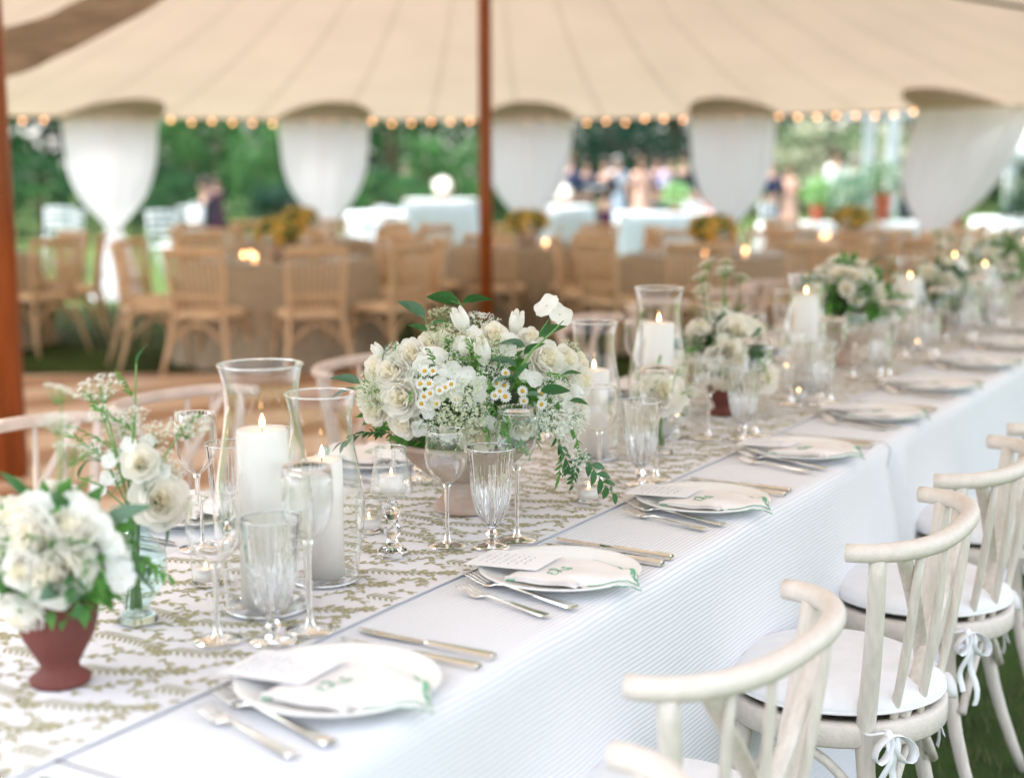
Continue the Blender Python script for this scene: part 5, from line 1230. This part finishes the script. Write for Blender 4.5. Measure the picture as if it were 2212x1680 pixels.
# ------------------------------------------------------------------ guests
def skin_figure(name, verts, edges, rad, mt, parent, levels=1):
    me = bpy.data.meshes.new(name); me.from_pydata(verts, edges, []); o = bpy.data.objects.new(name, me); COL.objects.link(o)
    md = o.modifiers.new('skin', 'SKIN'); md.use_smooth_shade = True
    for i, r_ in enumerate(rad):
        sv = me.skin_vertices[0].data[i]; sv.radius = r_ if hasattr(r_, '__len__') else (r_, r_); sv.use_root = (i == 0)
    sb = o.modifiers.new('sub', 'SUBSURF'); sb.levels = levels; sb.render_levels = levels
    dg = bpy.context.evaluated_depsgraph_get(); dg.update(); m2 = bpy.data.meshes.new_from_object(o.evaluated_get(dg)); m2.name = name; m2.materials.clear(); m2.materials.append(mt)
    bpy.data.objects.remove(o); return inst(name, m2, parent)
def person(X, Y, rz, label, top, legs, hair, dress=None, pose='stand', h=1.74, arm=0):
    r = thing('person', label, 'person', cw(X, Y), rz, 'guests on the lawn'); s = h / 1.74
    sit = pose == 'sit'; hz = .50 if sit else .92
    if sit: J = {'hip': (0, 0, .50), 'lk': (-.11, .42, .52), 'la': (-.11, .44, .10), 'lt': (-.11, .58, .04), 'rk': (.11, .42, .52), 'ra': (.11, .44, .10), 'rt': (.11, .58, .04)}
    else: J = {'hip': (0, 0, .92), 'lk': (-.10, .02, .49), 'la': (-.11, -.02, .09), 'lt': (-.12, .12, .035), 'rk': (.10, .05, .49), 'ra': (.12, .0, .09), 'rt': (.13, .14, .035)}
    J.update({'wa': (0, 0, hz + .18), 'ch': (0, -.01, hz + .40), 'nk': (0, 0, hz + .56), 'hd': (0, .02, hz + .63), 'h1': (0, .03, hz + .71), 'h2': (0, .02, hz + .79)})
    J.update({'ls': (-.17, 0, hz + .49), 'rs': (.17, 0, hz + .49), 'le': (-.24, -.03, hz + .22), 're': (.24, -.03, hz + .22)})
    if arm: J.update({'lw': (-.20, .20, hz + .20), 'lh': (-.16, .28, hz + .24), 'rw': (.20, .20, hz + .22), 'rh': (.16, .28, hz + .27)})
    else: J.update({'lw': (-.26, .05, hz - .02), 'lh': (-.26, .08, hz - .11), 'rw': (.26, .05, hz - .02), 'rh': (.26, .08, hz - .11)})
    names = ['hip', 'wa', 'ch', 'nk', 'hd', 'h1', 'h2', 'ls', 'le', 'lw', 'lh', 'rs', 're', 'rw', 'rh', 'lk', 'la', 'lt', 'rk', 'ra', 'rt']
    E_ = [('hip', 'wa'), ('wa', 'ch'), ('ch', 'nk'), ('nk', 'hd'), ('hd', 'h1'), ('h1', 'h2'), ('ch', 'ls'), ('ls', 'le'), ('le', 'lw'), ('lw', 'lh'), ('ch', 'rs'), ('rs', 're'), ('re', 'rw'), ('rw', 'rh'), ('hip', 'lk'), ('lk', 'la'), ('la', 'lt'), ('hip', 'rk'), ('rk', 'ra'), ('ra', 'rt')]
    Rr = dict(hip=(.14, .10), wa=(.12, .09), ch=(.14, .10), nk=(.05, .05), hd=(.065, .07), h1=(.085, .095), h2=(.06, .07), ls=.055, rs=.055, le=.042, re=.042, lw=.03, rw=.03, lh=.035, rh=.035, lk=.06, rk=.06, la=.04, ra=.04, lt=.035, rt=.035)
    def build(nm, ks, mt, k_, over=None):
        ks = [k for k in names if k in ks]; ix = {k: i for i, k in enumerate(ks)}; rd = []
        for k in ks:
            q = (over or {}).get(k, Rr[k]); q = q if hasattr(q, '__len__') else (q, q); rd.append((q[0] * k_ * s, q[1] * k_ * s))
        return skin_figure(nm, [Vector(J[k]) * s for k in ks], [(ix[a], ix[b]) for a, b in E_ if a in ix and b in ix], rd, mt, r)
    build('body', names, M['skin'], 1.0)
    build('jacket' if not dress else 'bodice', ['hip', 'wa', 'ch', 'ls', 'le', 'rs', 're'] + ([] if dress else ['lw', 'rw']), top, 1.22, dict(hip=(.15, .11), wa=(.135, .10), ch=(.155, .11)))
    if dress:
        mb = MB(); mb.lathe([(.135 * s, (hz + .16) * s), (.17 * s, hz * s), (.22 * s, (hz - .3) * s), (.30 * s, (.30 if not sit else .2) * s)], 24, mod=lambda i, j, n: 1 + .05 * i * math.sin(j * 2 * PI / n * 6) * .5); obj('skirt', mb, top, r)
    else: build('trousers', ['hip', 'lk', 'la', 'rk', 'ra'], legs, 1.25, dict(hip=(.13, .10), la=.055, ra=.055))
    mb = MB(); hc = Vector((0, .005, hz + .775)) * s
    for i in range(1): mb.ball(hc, .112 * s, 14, 9, sc=(.92, 1.02, .86))
    if dress: mb.ball(hc + Vector((0, -.05, -.12)) * s, .10 * s, 10, 8, sc=(1, .6, 1.3))
    obj('hair', mb, hair, r)
    mb = MB()
    for sx in (-1, 1): mb.ball(Vector((sx * .033, .113, hz + .735)) * s, .011 * s, 6, 5)
    obj('eyes', mb, M['hole'], r)
    mb = MB(); mb.ball(Vector((0, .125, hz + .705)) * s, .016 * s, 6, 5, sc=(.8, 1, 1.3)); obj('nose', mb, M['skin'], r)
    return r
def cl_(n, c): return mat(n, c, .85)
navy, black, blush, beige, lilac, white, pink, grey, sky_, maroon = cl_('navy_wool', (.012, .025, .075)), cl_('black_cloth', (.012, .014, .022)), cl_('blush_silk', (.62, .38, .30)), cl_('beige_silk', (.55, .46, .34)), cl_('lilac_cotton', (.46, .42, .60)), cl_('white_shirt', (.74, .77, .80)), cl_('pink_silk', (.72, .25, .27)), cl_('grey_wool', (.22, .23, .25)), cl_('pale_blue', (.40, .52, .62)), cl_('plum_cloth', (.09, .02, .06))
hd_, hl_, hg_ = cl_('dark_hair', (.03, .02, .015)), cl_('brown_hair', (.12, .07, .035)), cl_('grey_hair', (.22, .21, .20))
def px(xd, Y): return (xd - 1106) / 3048 * Y
GS = [(885, 36, 2.6, 'man in navy suit standing left of the centre pole', navy, navy, hg_, 0, 'stand', 1.78, 0), (968, 33, 3.0, 'dark-haired woman in tan dress behind the round white bunch', beige, None, hd_, 1, 'stand', 1.62, 0),
      (452, 24.5, 2.2, 'seated man in black right of the first curtain', black, black, hd_, 0, 'sit', 1.74, 1), (472, 27, -2.2, 'woman in plum dress behind the seated man', maroon, None, hd_, 1, 'stand', 1.35, 0),
      (1233, 31, 1.9, 'man in navy suit at the edge of the third curtain', navy, navy, hl_, 0, 'stand', 1.80, 1), (1266, 33, 3.4, 'man in dark navy suit facing left beside the third curtain', navy, navy, hd_, 0, 'stand', 1.68, 0), (1308, 26, 2.4, 'waiter in black holding a white tray', black, maroon, hd_, 0, 'stand', 1.66, 1),
      (1332, 33, 2.9, 'grey-haired woman in pale blue dress behind the waiter', sky_, None, hg_, 1, 'stand', 1.75, 1), (1384, 32, 3.2, 'woman in blush pink dress in the middle group', blush, None, hl_, 1, 'stand', 1.70, 0), (1418, 33, 2.5, 'man in navy blazer right of the blush dress', navy, grey, hd_, 0, 'stand', 1.76, 0),
      (1443, 32, 3.6, 'man in lilac shirt with back turned', lilac, navy, hd_, 0, 'stand', 1.74, 1), (1474, 30, 2.8, 'man in dark suit at the back of the group', black, black, hd_, 0, 'stand', 1.78, 0), (1502, 33, 2.1, 'man in navy suit left of the fourth curtain', navy, navy, hl_, 0, 'stand', 1.76, 0),
      (1536, 27, 2.6, 'girl in bright pink dress below the fourth curtain', pink, None, hl_, 1, 'stand', 1.22, 0), (1664, 31, 2.9, 'man in lilac and navy right of the fourth curtain', navy, navy, hg_, 0, 'stand', 1.66, 0), (1700, 31, 2.2, 'woman in blush dress right of the fourth curtain', blush, None, hl_, 1, 'stand', 1.55, 1),
      (1802, 31, 2.8, 'dark-haired man in white shirt before the cream bush', white, black, hd_, 0, 'stand', 1.86, 0), (1836, 33, 3.1, 'man in navy jacket with white hair beside the white shirt', navy, navy, hg_, 0, 'stand', 1.76, 0), (1962, 32, 2.4, 'man in navy with pink face under the pergola', navy, navy, hg_, 0, 'stand', 1.84, 0)]
for g in GS:
    rzz = TH - PI / 2 + g[2]
    o = person(px(g[0], g[1]), g[1], rzz, g[3], g[4], g[5] or g[4], g[6], dress=g[7], pose=g[8], h=g[9], arm=g[10])
# waiter's tray
wt = MB(); wt.lathe([(0, 0), (.19, 0), (.20, .02), (.19, .004), (0, .006)], 24)
tr = obj('serving_tray', wt, M['white_paint']); gz = TH - PI / 2 + 2.4; wx = cw(px(1308, 26), 26); s_ = 1.66 / 1.74
hv = Euler((0, 0, gz)).to_matrix() @ Vector((0, .34, 1.205)); tr.location = wx + hv * s_; tag(tr, 'round white tray held in front of the waiter in black', 'tray')

# grass blades near the chairs at lower right (uncountable)
mb = MB(); rs = random.Random(2)
for i in range(26000):
    s_, t_ = rs.uniform(.2, 6.5), rs.uniform(-.1, 3.2) ** 1.0; p = Vector((s_, -t_, 0)); a = rs.uniform(0, 6.28); L = rs.uniform(.02, .055); w2 = .0022
    d = Vector((math.cos(a), math.sin(a), 0)); e = Vector((-d.y, d.x, 0)); tp = p + d * L * rs.uniform(.2, .9) + Vector((0, 0, L))
    mb.add([p - e * w2, p + e * w2, tp], [(0, 1, 2)])
gr = obj('grass', mb, M['blade_g'], smooth=False); gr['kind'] = 'stuff'; gr['label'] = 'short green grass under the chairs'; gr['category'] = 'grass'
